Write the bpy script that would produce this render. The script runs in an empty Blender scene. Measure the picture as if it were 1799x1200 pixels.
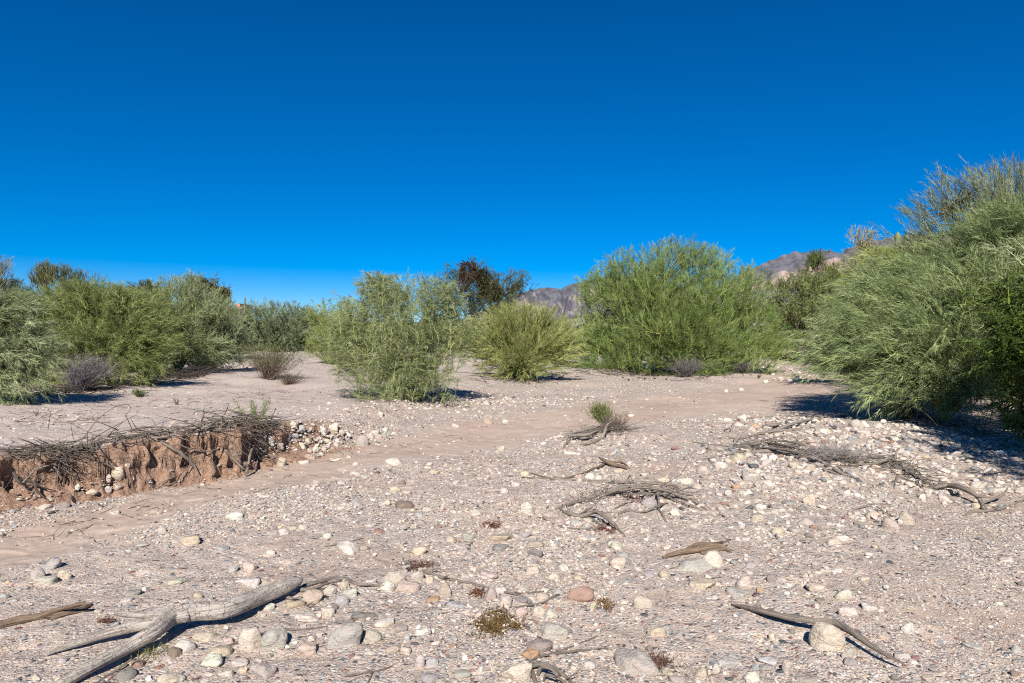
import bpy, bmesh, math
import numpy as np
from mathutils import Vector

# ------------------------------------------------------------------ camera, sky, sun
scn = bpy.context.scene
COL = scn.collection
H, FPX, CX, CY = 1.6, 1200.0, 899.5, 600.0          # camera height, focal length in photo pixels, principal point
SUN_EL, SUN_AZ = 38.0, 184.5                        # degrees, azimuth clockwise from +Y
cd = bpy.data.cameras.new('camera'); cam = bpy.data.objects.new('camera', cd); COL.objects.link(cam)
cam.location = (0, 0, H); cam.rotation_euler = (math.radians(90), 0, 0)
cd.sensor_width = 36.0; cd.lens = FPX/1799*36; cd.clip_start = 0.05; cd.clip_end = 30000
scn.camera = cam

w = bpy.data.worlds.new("World"); scn.world = w; w.use_nodes = True
nt = w.node_tree; nt.nodes.clear()
sky = nt.nodes.new('ShaderNodeTexSky'); sky.sky_type = 'NISHITA'; sky.sun_disc = False
sky.sun_elevation = math.radians(SUN_EL); sky.sun_rotation = math.radians(SUN_AZ)
sky.altitude = 3000; sky.air_density = 1.0; sky.dust_density = 0.0; sky.ozone_density = 5.0
hs = nt.nodes.new('ShaderNodeHueSaturation'); hs.inputs['Hue'].default_value = 0.504
hs.inputs['Saturation'].default_value = 1.52; hs.inputs['Value'].default_value = 0.81
bg = nt.nodes.new('ShaderNodeBackground'); bg.inputs['Strength'].default_value = 0.08
wo = nt.nodes.new('ShaderNodeOutputWorld')
nt.links.new(sky.outputs[0], hs.inputs['Color']); nt.links.new(hs.outputs[0], bg.inputs['Color']); nt.links.new(bg.outputs[0], wo.inputs['Surface'])

sd = bpy.data.lights.new('sun', 'SUN'); sd.energy = 4.8; sd.angle = math.radians(0.5); sd.color = (1.0, 0.945, 0.87)
sun = bpy.data.objects.new('sun', sd); COL.objects.link(sun); sun.location = (-5, -20, 30)
e, a = math.radians(SUN_EL), math.radians(SUN_AZ)
sun.rotation_euler = Vector((-math.sin(a)*math.cos(e), -math.cos(a)*math.cos(e), -math.sin(e))).to_track_quat('-Z', 'Y').to_euler()
scn.view_settings.view_transform = 'Standard'; scn.view_settings.look = 'None'
scn.view_settings.exposure = 0.76; scn.view_settings.gamma = 1.0
try:
    scn.cycles.filter_width = 1.1; scn.cycles.use_denoising = False; scn.cycles.max_bounces = 5; scn.cycles.diffuse_bounces = 3; scn.cycles.transmission_bounces = 3; scn.cycles.transparent_max_bounces = 4
except Exception: pass

R = np.random.default_rng
# ------------------------------------------------------------------ helpers
def _hash(ix, iy, iz, seed):
    h = (np.asarray(ix).astype(np.int64)*374761393 + iy.astype(np.int64)*668265263 + iz.astype(np.int64)*2147483647 + int(seed)*1274126177) & 0xffffffff
    h = ((h ^ (h >> 13))*1274126177) & 0xffffffff
    h = ((h ^ (h >> 16))*1103515245) & 0xffffffff
    return ((h ^ (h >> 15)) & 0xffff)/65535.0
def vn3(x, y, z, seed=0):
    x, y, z = np.broadcast_arrays(np.asarray(x, float), np.asarray(y, float), np.asarray(z, float))
    ix, iy, iz = np.floor(x), np.floor(y), np.floor(z)
    fx, fy, fz = x-ix, y-iy, z-iz
    fx, fy, fz = (t*t*(3-2*t) for t in (fx, fy, fz))
    r = 0
    for a_ in (0, 1):
        for b_ in (0, 1):
            for c_ in (0, 1):
                r = r + _hash(ix+a_, iy+b_, iz+c_, seed)*(fx if a_ else 1-fx)*(fy if b_ else 1-fy)*(fz if c_ else 1-fz)
    return r*2-1
def vn(x, y, seed=0):
    x, y = np.broadcast_arrays(np.asarray(x, float), np.asarray(y, float))
    ix, iy = np.floor(x), np.floor(y); fx, fy = x-ix, y-iy
    fx, fy = fx*fx*(3-2*fx), fy*fy*(3-2*fy); z = np.zeros_like(ix)
    r = 0
    for a_ in (0, 1):
        for b_ in (0, 1):
            r = r + _hash(ix+a_, iy+b_, z, seed)*(fx if a_ else 1-fx)*(fy if b_ else 1-fy)
    return r*2-1
def fbm(x, y, oct=4, seed=0):
    r, am = 0, 1.0
    for k in range(oct):
        r = r + am*vn(x*2**k+17.3*k, y*2**k-9.1*k, seed+k); am *= .5
    return r
def sm(t):
    t = np.clip(t, 0, 1); return t*t*(3-2*t)
def norm(v): return v/np.maximum(np.linalg.norm(v, axis=-1, keepdims=True), 1e-9)

def mesh_np(name, V, F, mat=None, col=None, smooth=False, uv=None):
    V = np.asarray(V, np.float32); F = np.asarray(F, np.int32)
    me = bpy.data.meshes.new(name); n, k = F.shape
    me.vertices.add(len(V)); me.vertices.foreach_set('co', V.ravel())
    me.loops.add(n*k); me.loops.foreach_set('vertex_index', F.ravel())
    me.polygons.add(n); me.polygons.foreach_set('loop_start', np.arange(0, n*k, k, dtype=np.int32))
    if smooth: me.polygons.foreach_set('use_smooth', np.ones(n, bool))
    else: me.polygons.foreach_set('use_smooth', np.zeros(n, bool))
    me.update(calc_edges=True)
    if col is not None:
        c = np.ones((len(V), 4), np.float32); c[:, :3] = col
        at = me.color_attributes.new('Col', 'FLOAT_COLOR', 'POINT'); at.data.foreach_set('color', c.ravel())
    if uv is not None:
        ul = me.uv_layers.new(name='UVMap'); ul.data.foreach_set('uv', np.asarray(uv, np.float32)[F.ravel()].ravel())
    if mat: me.materials.append(mat)
    return me
def link(name, me, parent=None, loc=None):
    o = bpy.data.objects.new(name, me); COL.objects.link(o)
    if loc is not None: o.location = loc
    if parent is not None: o.parent = parent
    return o
def tag(o, label=None, cat=None, group=None, kind=None):
    if label: o['label'] = label
    if cat: o['category'] = cat
    if group: o['group'] = group
    if kind: o['kind'] = kind
    return o
def empty(name, loc, label, cat, group=None):
    o = bpy.data.objects.new(name, None); COL.objects.link(o); o.location = loc; o.empty_display_size = .2
    return tag(o, label, cat, group)

# ------------------------------------------------------------------ terrain function
BANK = np.array([(-40, -12, .5, .26), (-14, 2.0, .5, .26), (-8, 4.3, .46, .26), (-4.8, 6.4, .46, .27), (-4.46, 6.86, .49, .27), (-4.03, 7.33, .52, .26),
 (-3.7, 7.93, .56, .24), (-3.27, 8.35, .57, .24), (-3.02, 9.0, .5, .38), (-2.65, 9.4, .42, .65), (-1.92, 10.97, .26, .7), (-1.95, 12.0, .2, 1.0),
 (-2.05, 13.7, .22, 1.2), (-1.46, 17.5, .2, 1.5), (-.9, 21.3, .2, 2), (2.5, 29.5, .2, 3), (11.7, 36, .2, 3), (19.6, 48, .3, 2), (30, 70, .4, 3), (60, 140, .4, 5)])
def at0(px, py): 
    Y = H*FPX/(py-CY); return ((px-CX)*Y/FPX, Y)
RUN = np.array([(-9, 3.6)]+[at0(*p) for p in ((0, 962), (200, 908), (350, 866), (500, 836), (700, 787), (900, 748), (1100, 722), (1300, 696), (1420, 668), (1455, 650))]+[(28, 62)])
RUNW = np.array([.6, .52, .47, .5, .66, .95, 1.3, 1.6, 2.2, 2.4, 2.6, 3])
def seg_dist(x, y, P):
    best = np.full(x.shape, 1e9); bt = np.zeros(x.shape); ds = []
    for i in range(len(P)-1):
        ax, ay = P[i][0], P[i][1]; bx, by = P[i+1][0]-ax, P[i+1][1]-ay
        t = np.clip(((x-ax)*bx+(y-ay)*by)/(bx*bx+by*by), 0, 1)
        d = np.hypot(x-ax-t*bx, y-ay-t*by); ds.append((d, t))
        m = d < best; best = np.where(m, d, best); bt = np.where(m, i+t, bt)
    return best, bt, ds
def bank_info(x, y):
    d, t, ds = seg_dist(x, y, BANK)
    wsum = hs_ = ws_ = 0
    for i, (di, ti) in enumerate(ds):
        k = 1/(di*di+.02)**2
        hs_ = hs_ + k*(BANK[i][2]*(1-ti)+BANK[i+1][2]*ti); ws_ = ws_ + k*(BANK[i][3]*(1-ti)+BANK[i+1][3]*ti); wsum = wsum+k
    poly = [tuple(p[:2]) for p in BANK]+[(60, 9000), (-9000, 9000), (-9000, -12)]
    ins = np.zeros(x.shape, bool)
    for i in range(len(poly)):
        x1, y1 = poly[i]; x2, y2 = poly[(i+1) % len(poly)]
        if y1 == y2: continue
        c = ((y1 > y) != (y2 > y)) & (x < (x2-x1)*(y-y1)/(y2-y1)+x1)
        ins ^= c
    return np.where(ins, d, -d), hs_/wsum, ws_/wsum
def terrain(x, y, masks=False):
    x = np.asarray(x, float); y = np.asarray(y, float); x, y = np.broadcast_arrays(x, y)
    r = np.hypot(x, y)
    d, bh, bw = bank_info(x, y)
    steep = sm((.42-bw)/.12)
    dn = d + steep*(.07*fbm(x*3, y*3, 4, 5)+.03*vn(x*13, y*13, 9)-.02+.16*vn(x*1.1, y*1.1, 77)) + (1-steep)*.15*bw*fbm(x*1.5, y*1.5, 3, 6)
    t = np.clip(dn/bw, 0, 1)
    prof = np.where(t < .38, t/.38*.24, np.where(t < .68, .24+(t-.38)/.30*.60, .84+.16*np.sin((t-.68)/.32*math.pi/2)))
    z = bh*prof + .004*np.clip(d, 0, 60)
    rd, rt, _ = seg_dist(x, y, RUN)
    rw = np.interp(rt, np.arange(len(RUN)), RUNW)
    rdn = rd*(1+.0*x)+.25*rw*fbm(x*1.3/np.maximum(rw, .3)*.5, y*1.3*.5, 3, 21)
    sand = sm((1.5-rdn/rw)/.95)
    z = z - .05*np.exp(-(rd/rw)**2)*(d < .3)
    z = z + .2*np.exp(-((x-5.3)/2.6)**2-((y-11.2)/2.0)**2)+.10*np.exp(-((x-3.2)/1.6)**2-((y-8.6)/1.2)**2)
    z = z + .25*sm((x-7.5)/4)*sm((y-6)/4)*sm((30-y)/8)
    z = z + .035*fbm(x*.45, y*.45, 2, 31)*np.clip(r/6, .3, 3) + (.012*fbm(x*3.1, y*3.1, 3, 41)) + .006*fbm(x*9, y*9, 2, 43)*(r < 20) - .014*sm((vn(x*4.3, y*4.3, 44)-.35)/.25)*(r < 25)
    z = z + steep*np.exp(-((dn-.5*bw)/(.55*bw))**2)*(.06*fbm(x*7, y*7, 3, 51)+.045*np.abs(fbm(x*16, y*16, 2, 52))-.03)
    z = z + 5.5*sm((x-20)/42)*sm((y-28)/45) + .03*np.clip(r-80, 0, 900) + 1.5*fbm(x*.01, y*.01, 2, 61)*sm((r-90)/200)
    if not masks: return z
    soil = sm((dn+.04)/.08)*sm((bw*1.15-dn)/.1)*sm((bh-.28)/.15)
    apron = .5*sm((dn+.25)/.25)*sm((.1-dn)/.1)*sm((bh-.3)/.1)
    terr = sm((d-bw)/.3)*(d > 0)
    return z, np.clip(soil+apron, 0, 1), sand*(1-sm(d/.2)*(bh > .3)), terr
GR, GA, GZ = None, None, None
def zf(x, y):
    """height of the built ground sheet at (x, y), read off its own grid"""
    x = np.asarray(x, float); y = np.asarray(y, float); x, y = np.broadcast_arrays(x, y)
    r = np.clip(np.hypot(x, y), GR[0], GR[-1]*.999); a_ = np.arctan2(x, y); a_ = np.where(a_ < GA[0], a_+2*math.pi, a_); a_ = np.minimum(a_, GA[-1])
    i = np.clip(np.searchsorted(GR, r, 'right')-1, 0, len(GR)-2); j = np.clip(np.searchsorted(GA, a_, 'right')-1, 0, len(GA)-2)
    t = (r-GR[i])/(GR[i+1]-GR[i]); u = (a_-GA[j])/(GA[j+1]-GA[j])
    return (GZ[i, j]*(1-t)+GZ[i+1, j]*t)*(1-u)+(GZ[i, j+1]*(1-t)+GZ[i+1, j+1]*t)*u
def rays(P, lift=0.0):
    """world points where camera rays through photo pixels meet the ground (raised by lift)"""
    P = np.atleast_2d(np.asarray(P, float)); n = len(P); lift = np.broadcast_to(np.asarray(lift, float), (n,))
    dx = (P[:, 0]-CX)/FPX; dz = (CY-P[:, 1])/FPX
    Y = 2.0*1.012**np.arange(0, 360)
    gx = dx[:, None]*Y; gz = H+dz[:, None]*Y
    below = gz < zf(gx, np.broadcast_to(Y, gx.shape))+lift[:, None]
    k = np.where(below.any(1), below.argmax(1), len(Y)-1); k = np.maximum(k, 1)
    lo, hi = Y[k-1], Y[k]
    for _ in range(14):
        mid = (lo+hi)/2; b = H+dz*mid < zf(dx*mid, mid)+lift
        hi = np.where(b, mid, hi); lo = np.where(b, lo, mid)
    Yh = (lo+hi)/2
    return np.stack([dx*Yh, Yh, H+dz*Yh], 1)
def atd(px, py, Y): return np.array([(px-CX)*Y/FPX, Y, H+(CY-py)*Y/FPX])

# ------------------------------------------------------------------ materials
def new_mat(name):
    m = bpy.data.materials.new(name); m.use_nodes = True; t = m.node_tree; t.nodes.clear()
    out = t.nodes.new('ShaderNodeOutputMaterial'); return m, t, out
def N(t, typ, **kw):
    n = t.nodes.new('ShaderNode'+typ)
    for k, v in kw.items():
        if k in n.inputs: n.inputs[k].default_value = v
        else: setattr(n, k, v)
    return n
def mix(t, fac, A, B, mode='MIX'):
    n = t.nodes.new('ShaderNodeMix'); n.data_type = 'RGBA'; n.blend_type = mode
    for s, v in ((0, fac), (6, A), (7, B)):
        if hasattr(v, 'links') or isinstance(v, bpy.types.NodeSocket): t.links.new(v, n.inputs[s])
        else: n.inputs[s].default_value = v if s == 0 else (*v, 1) if len(v) == 3 else v
    return n.outputs[2]
def ramp(t, fac, stops, interp='LINEAR'):
    n = t.nodes.new('ShaderNodeValToRGB'); n.color_ramp.interpolation = interp
    el = n.color_ramp.elements
    while len(el) < len(stops): el.new(.5)
    for e_, (p, c) in zip(el, stops): e_.position = p; e_.color = (*c, 1) if len(c) == 3 else c
    t.links.new(fac, n.inputs[0]); return n.outputs[0]
def math_(t, op, a_, b_=0.0):
    n = t.nodes.new('ShaderNodeMath'); n.operation = op
    for s, v in ((0, a_), (1, b_)):
        if isinstance(v, bpy.types.NodeSocket): t.links.new(v, n.inputs[s])
        else: n.inputs[s].default_value = v
    return n.outputs[0]

PEB = [((.50, .425, .35), 28), ((.45, .365, .305), 22), ((.56, .52, .47), 9), ((.36, .325, .295), 17), ((.25, .25, .25), 10), ((.10, .10, .10), 6), ((.28, .17, .125), 4), ((.21, .12, .11), 2), ((.48, .37, .26), 2)]
def make_ground_mat():
    m, t, out = new_mat('wash_ground')
    tc = N(t, 'TexCoord'); at = N(t, 'VertexColor', layer_name='Col'); sep = N(t, 'SeparateColor'); t.links.new(at.outputs[0], sep.inputs[0])
    soil, sand, terr = sep.outputs[0], sep.outputs[1], sep.outputs[2]
    P = tc.outputs['Object']
    stops, acc = [], 0.0
    tot = sum(k for _, k in PEB)
    for c, k in PEB: stops.append((acc, c)); acc += k/tot
    def grav(scale):
        v = N(t, 'TexVoronoi', Scale=scale, Randomness=1.0); t.links.new(P, v.inputs['Vector'])
        s2 = N(t, 'SeparateColor'); t.links.new(v.outputs['Color'], s2.inputs[0])
        return v, ramp(t, s2.outputs[0], stops, 'CONSTANT'), s2.outputs[1]
    v1, c1, r1 = grav(42); v2, c2, r2 = grav(95); v3, c3, r3 = grav(19)
    nz = N(t, 'TexNoise', Scale=1.1, Detail=4, Roughness=.6); t.links.new(P, nz.inputs['Vector'])
    nf = N(t, 'TexNoise', Scale=260, Detail=2); t.links.new(P, nf.inputs['Vector'])
    nm = N(t, 'TexNoise', Scale=7, Detail=4, Roughness=.65); t.links.new(P, nm.inputs['Vector'])
    sandc = mix(t, nz.outputs[0], (.385, .30, .24), (.46, .365, .295))
    sandc = mix(t, math_(t, 'MULTIPLY', nf.outputs[0], .5), sandc, (.30, .225, .175))
    # fraction of the bed covered by pebbles of each size
    np2 = N(t, 'TexNoise', Scale=.9, Detail=3, Roughness=.55, Distortion=.4); t.links.new(P, np2.inputs['Vector'])
    cov = math_(t, 'ADD', math_(t, 'MULTIPLY', nm.outputs[0], 1.3), math_(t, 'SUBTRACT', math_(t, 'MULTIPLY', np2.outputs[0], 2.6), 1.35))
    keep2 = math_(t, 'GREATER_THAN', cov, math_(t, 'ADD', r2, -.15))
    keep1 = math_(t, 'GREATER_THAN', math_(t, 'MULTIPLY', cov, .85), r1)
    keep3 = math_(t, 'GREATER_THAN', math_(t, 'MULTIPLY', cov, .16), r3)
    inv = math_(t, 'SUBTRACT', 1.0, math_(t, 'MULTIPLY', sand, .93))
    inv2 = math_(t, 'MULTIPLY', inv, math_(t, 'SUBTRACT', 1.0, math_(t, 'MULTIPLY', terr, .55)))
    inv3 = math_(t, 'SUBTRACT', 1.0, math_(t, 'MULTIPLY', soil, .97))
    g2 = mix(t, math_(t, 'MULTIPLY', math_(t, 'MULTIPLY', keep2, inv), .75), sandc, c2)
    in1 = math_(t, 'LESS_THAN', v1.outputs['Distance'], .58)
    f1 = math_(t, 'MULTIPLY', math_(t, 'MULTIPLY', keep1, in1), inv2)
    g1 = mix(t, f1, g2, c1)
    in3 = math_(t, 'LESS_THAN', v3.outputs['Distance'], .5)
    f3 = math_(t, 'MULTIPLY', math_(t, 'MULTIPLY', keep3, in3), inv2)
    g3 = mix(t, f3, g1, c3)
    big = N(t, 'TexNoise', Scale=.22, Detail=5, Roughness=.6); t.links.new(P, big.inputs['Vector'])
    g3 = mix(t, .55, g3, ramp(t, big.outputs[0], [(.3, (.72, .66, .62)), (.5, (1, 1, 1)), (.7, (1.0, .93, .86))]), 'MULTIPLY')
    terrc = mix(t, math_(t, 'MULTIPLY', terr, .45), g3, (.445, .375, .335))
    ns = N(t, 'TexNoise', Scale=14, Detail=6, Roughness=.7); t.links.new(P, ns.inputs['Vector'])
    soilc = ramp(t, ns.outputs[0], [(.25, (.23, .135, .09)), (.5, (.37, .235, .162)), (.75, (.47, .325, .24))])
    colr = mix(t, soil, terrc, soilc)
    b = N(t, 'BsdfPrincipled', Roughness=.93); b.inputs['Specular IOR Level'].default_value = .15
    t.links.new(colr, b.inputs['Base Color'])
    h1 = math_(t, 'MULTIPLY', math_(t, 'SUBTRACT', .7, v1.outputs['Distance']), math_(t, 'MULTIPLY', f1, .012))
    h2 = math_(t, 'MULTIPLY', math_(t, 'SUBTRACT', .7, v2.outputs['Distance']), math_(t, 'MULTIPLY', inv, .005))
    h3 = math_(t, 'MULTIPLY', math_(t, 'SUBTRACT', .7, v3.outputs['Distance']), math_(t, 'MULTIPLY', f3, .03))
    hh = math_(t, 'ADD', math_(t, 'ADD', h1, h2), math_(t, 'ADD', h3, math_(t, 'ADD', math_(t, 'MULTIPLY', nf.outputs[0], .002), math_(t, 'MULTIPLY', ns.outputs[0], math_(t, 'MULTIPLY', math_(t, 'ADD', soil, .12), .07)))))
    bp = N(t, 'Bump', Strength=1.0, Distance=1.0); t.links.new(hh, bp.inputs['Height']); t.links.new(bp.outputs[0], b.inputs['Normal'])
    t.links.new(b.outputs[0], out.inputs[0]); return m
def make_leaf_mat(name, transl=.3):
    m, t, out = new_mat(name)
    at = N(t, 'VertexColor', layer_name='Col')
    d = N(t, 'BsdfDiffuse'); tr = N(t, 'BsdfTranslucent'); t.links.new(at.outputs[0], d.inputs[0]); t.links.new(at.outputs[0], tr.inputs[0])
    mx = N(t, 'MixShader'); mx.inputs[0].default_value = transl
    t.links.new(d.outputs[0], mx.inputs[1]); t.links.new(tr.outputs[0], mx.inputs[2]); t.links.new(mx.outputs[0], out.inputs[0]); return m
def make_wood_mat(name, cA, cB, cC, crack=0.0):
    m, t, out = new_mat(name)
    tc = N(t, 'TexCoord'); mp = N(t, 'Mapping'); mp.inputs['Scale'].default_value = (9, .35, 1); t.links.new(tc.outputs['UV'], mp.inputs['Vector'])
    n1 = N(t, 'TexNoise', Scale=2.2, Detail=5, Roughness=.65); t.links.new(mp.outputs[0], n1.inputs['Vector'])
    n2 = N(t, 'TexNoise', Scale=6, Detail=3); t.links.new(tc.outputs['Object'], n2.inputs['Vector'])
    c = ramp(t, n1.outputs[0], [(.3, cA), (.52, cB), (.72, cC)])
    c = mix(t, math_(t, 'MULTIPLY', n2.outputs[0], .6), c, mix(t, .4, c, (.33, .245, .18)))
    n5 = N(t, 'TexNoise', Scale=1.4, Detail=6, Roughness=.75); mp5 = N(t, 'Mapping'); mp5.inputs['Scale'].default_value = (26, .5, 1); t.links.new(tc.outputs['UV'], mp5.inputs['Vector']); t.links.new(mp5.outputs[0], n5.inputs['Vector'])
    c = mix(t, math_(t, 'MULTIPLY', math_(t, 'GREATER_THAN', n5.outputs[0], .585), .75), c, (.05, .042, .036))
    h = math_(t, 'MULTIPLY', n1.outputs[0], .02)
    if crack:
        m2 = N(t, 'Mapping'); m2.inputs['Scale'].default_value = (7, 3.2, 1); t.links.new(tc.outputs['UV'], m2.inputs['Vector'])
        v = N(t, 'TexVoronoi', feature='DISTANCE_TO_EDGE', Scale=1.0); t.links.new(m2.outputs[0], v.inputs['Vector'])
        n3 = N(t, 'TexNoise', Scale=3, Detail=1); t.links.new(tc.outputs['UV'], n3.inputs['Vector'])
        k = math_(t, 'MULTIPLY', math_(t, 'LESS_THAN', v.outputs['Distance'], .022), math_(t, 'GREATER_THAN', n3.outputs[0], .45))
        c = mix(t, math_(t, 'MULTIPLY', k, .8), c, (.09, .07, .055)); h = math_(t, 'SUBTRACT', h, math_(t, 'MULTIPLY', k, .008))
    b = N(t, 'BsdfPrincipled', Roughness=.85); b.inputs['Specular IOR Level'].default_value = .2
    t.links.new(c, b.inputs['Base Color'])
    bp = N(t, 'Bump', Strength=.8, Distance=1.0); t.links.new(h, bp.inputs['Height']); t.links.new(bp.outputs[0], b.inputs['Normal'])
    t.links.new(b.outputs[0], out.inputs[0]); return m
def make_stone_mat():
    m, t, out = new_mat('river_stone')
    tc = N(t, 'TexCoord'); oi = N(t, 'ObjectInfo'); ofs = N(t, 'VectorMath', operation='ADD')
    rv = N(t, 'CombineXYZ'); t.links.new(math_(t, 'MULTIPLY', oi.outputs['Random'], 60), rv.inputs[0]); t.links.new(math_(t, 'MULTIPLY', oi.outputs['Random'], 23), rv.inputs[2])
    t.links.new(tc.outputs['Object'], ofs.inputs[0]); t.links.new(rv.outputs[0], ofs.inputs[1])
    mp = N(t, 'Mapping'); mp.inputs['Scale'].default_value = (1, 1, 3.2); mp.inputs['Rotation'].default_value = (.5, .4, 0); t.links.new(ofs.outputs[0], mp.inputs['Vector'])
    n1 = N(t, 'TexNoise', Scale=13, Detail=6, Roughness=.65, Distortion=.6); t.links.new(mp.outputs[0], n1.inputs['Vector'])
    n2 = N(t, 'TexNoise', Scale=55, Detail=4, Roughness=.7); t.links.new(ofs.outputs[0], n2.inputs['Vector'])
    n3 = N(t, 'TexNoise', Scale=8, Detail=3); t.links.new(ofs.outputs[0], n3.inputs['Vector'])
    c = mix(t, 1.0, oi.outputs['Color'], ramp(t, n1.outputs[0], [(.25, (.50, .46, .42)), (.42, (.84, .81, .77)), (.52, (1.0, .99, .97)), (.60, (.86, .83, .79)), (.75, (1.12, 1.09, 1.05))]), 'MULTIPLY')
    c = mix(t, math_(t, 'MULTIPLY', math_(t, 'GREATER_THAN', n2.outputs[0], .57), .38), c, (.15, .135, .12))
    c = mix(t, math_(t, 'MULTIPLY', n3.outputs[0], .45), c, (.50, .38, .28))
    b = N(t, 'BsdfPrincipled', Roughness=.85); b.inputs['Specular IOR Level'].default_value = .25
    t.links.new(c, b.inputs['Base Color'])
    h = math_(t, 'ADD', math_(t, 'MULTIPLY', n1.outputs[0], .022), math_(t, 'MULTIPLY', n2.outputs[0], .012))
    bp = N(t, 'Bump', Strength=.9, Distance=1.0); t.links.new(h, bp.inputs['Height']); t.links.new(bp.outputs[0], b.inputs['Normal'])
    t.links.new(b.outputs[0], out.inputs[0]); return m
def make_attr_mat(name, rough=.9, noise=0.0):
    m, t, out = new_mat(name); at = N(t, 'VertexColor', layer_name='Col')
    b = N(t, 'BsdfPrincipled', Roughness=rough); b.inputs['Specular IOR Level'].default_value = .2
    c = at.outputs[0]
    if noise:
        tc = N(t, 'TexCoord'); n1 = N(t, 'TexNoise', Scale=noise, Detail=5, Roughness=.7); t.links.new(tc.outputs['Object'], n1.inputs['Vector'])
        c = mix(t, 1.0, c, ramp(t, n1.outputs[0], [(.3, (.6, .58, .55)), (.55, (1, 1, 1)), (.8, (1.15, 1.12, 1.1))]), 'MULTIPLY')
    t.links.new(c, b.inputs['Base Color']); t.links.new(b.outputs[0], out.inputs[0]); return m
M_GROUND = make_ground_mat(); M_STONE = make_stone_mat(); M_LEAF = make_leaf_mat('thin_green_twigs', .14); M_PEB = make_attr_mat('pebble', .9, 60)
M_LOG = make_wood_mat('weathered_log', (.16, .14, .12), (.40, .36, .315), (.50, .46, .41), 1.0)
M_WOOD = make_wood_mat('driftwood', (.075, .062, .052), (.24, .205, .17), (.41, .365, .31))
M_BARK = make_wood_mat('brown_bark', (.07, .05, .036), (.20, .14, .095), (.33, .25, .18))
M_GREENBARK = make_wood_mat('green_bark', (.12, .14, .03), (.27, .29, .07), (.38, .38, .12))
M_DARKBARK = make_wood_mat('dark_bark', (.025, .022, .02), (.06, .052, .045), (.10, .088, .075))

# ------------------------------------------------------------------ ground sheet
def build_ground():
    ang = np.radians(np.concatenate([np.linspace(-46, 46, 1050), np.linspace(48, 312, 90)]))
    r = [0.3]
    while r[-1] < 7600:
        q = r[-1]
        if q < 2.6: s = .18
        elif q < 4.6: s = .022
        elif q < 13: s = (.026 if q < 6.2 else .016) if q < 9.4 else .04
        elif q < 60: s = q*q/2600 if q > 13 else .05
        else: s = q*.04
        r.append(q+s)
    r = np.array(r); nr, na = len(r), len(ang)
    rr, aa = np.meshgrid(r, ang, indexing='ij')
    x, y = rr*np.sin(aa), rr*np.cos(aa)
    z, soil, sand, terr = terrain(x, y, True)
    global GR, GA, GZ
    GR, GA, GZ = r, ang, z
    m = (soil > .05) & (rr > 4) & (rr < 11); xs_, ys_, zs_ = x[m], y[m], z[m]      # the cut face crumbles sideways too
    d0 = bank_info(xs_, ys_)[0]; e_ = .04; gx_ = (bank_info(xs_+e_, ys_)[0]-d0)/e_; gy_ = (bank_info(xs_, ys_+e_)[0]-d0)/e_; gl_ = np.maximum(np.hypot(gx_, gy_), .3)
    k_ = (.075*vn3(xs_*3.5, ys_*3.5, zs_*6, 71)+.05*vn3(xs_*8, ys_*8, zs_*11, 72)+.028*vn3(xs_*18, ys_*18, zs_*22, 73)+.015*vn3(xs_*38, ys_*38, zs_*40, 74)-.09*np.exp(-((zs_-.17)/.09)**2)*(.5+.5*vn3(xs_*2, ys_*2, 0, 75)))*soil[m]
    x = x.copy(); y = y.copy(); x[m] -= k_*gx_/gl_; y[m] -= k_*gy_/gl_
    V = np.stack([x, y, z], -1).reshape(-1, 3); C = np.stack([soil, sand, terr], -1).reshape(-1, 3)
    i, j = np.meshgrid(np.arange(nr-1), np.arange(na), indexing='ij'); j2 = (j+1) % na
    F = np.stack([i*na+j, (i+1)*na+j, (i+1)*na+j2, i*na+j2], -1).reshape(-1, 4)[:, ::-1]
    cap = np.stack([np.zeros(na//2-0, int)]*4, -1)
    V = np.vstack([V, [[0, 0, float(terrain(0., 0.))]]]); C = np.vstack([C, [[0, 0, 0]]])
    k = np.arange(0, na-1, 2); cap = np.stack([np.full(len(k), len(V)-1), (k+2) % na, (k+1) % na, k], -1)
    o = link('ground', mesh_np('ground', V, np.vstack([F, cap]), M_GROUND, C, True)); tag(o, kind='structure')
build_ground()

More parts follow.
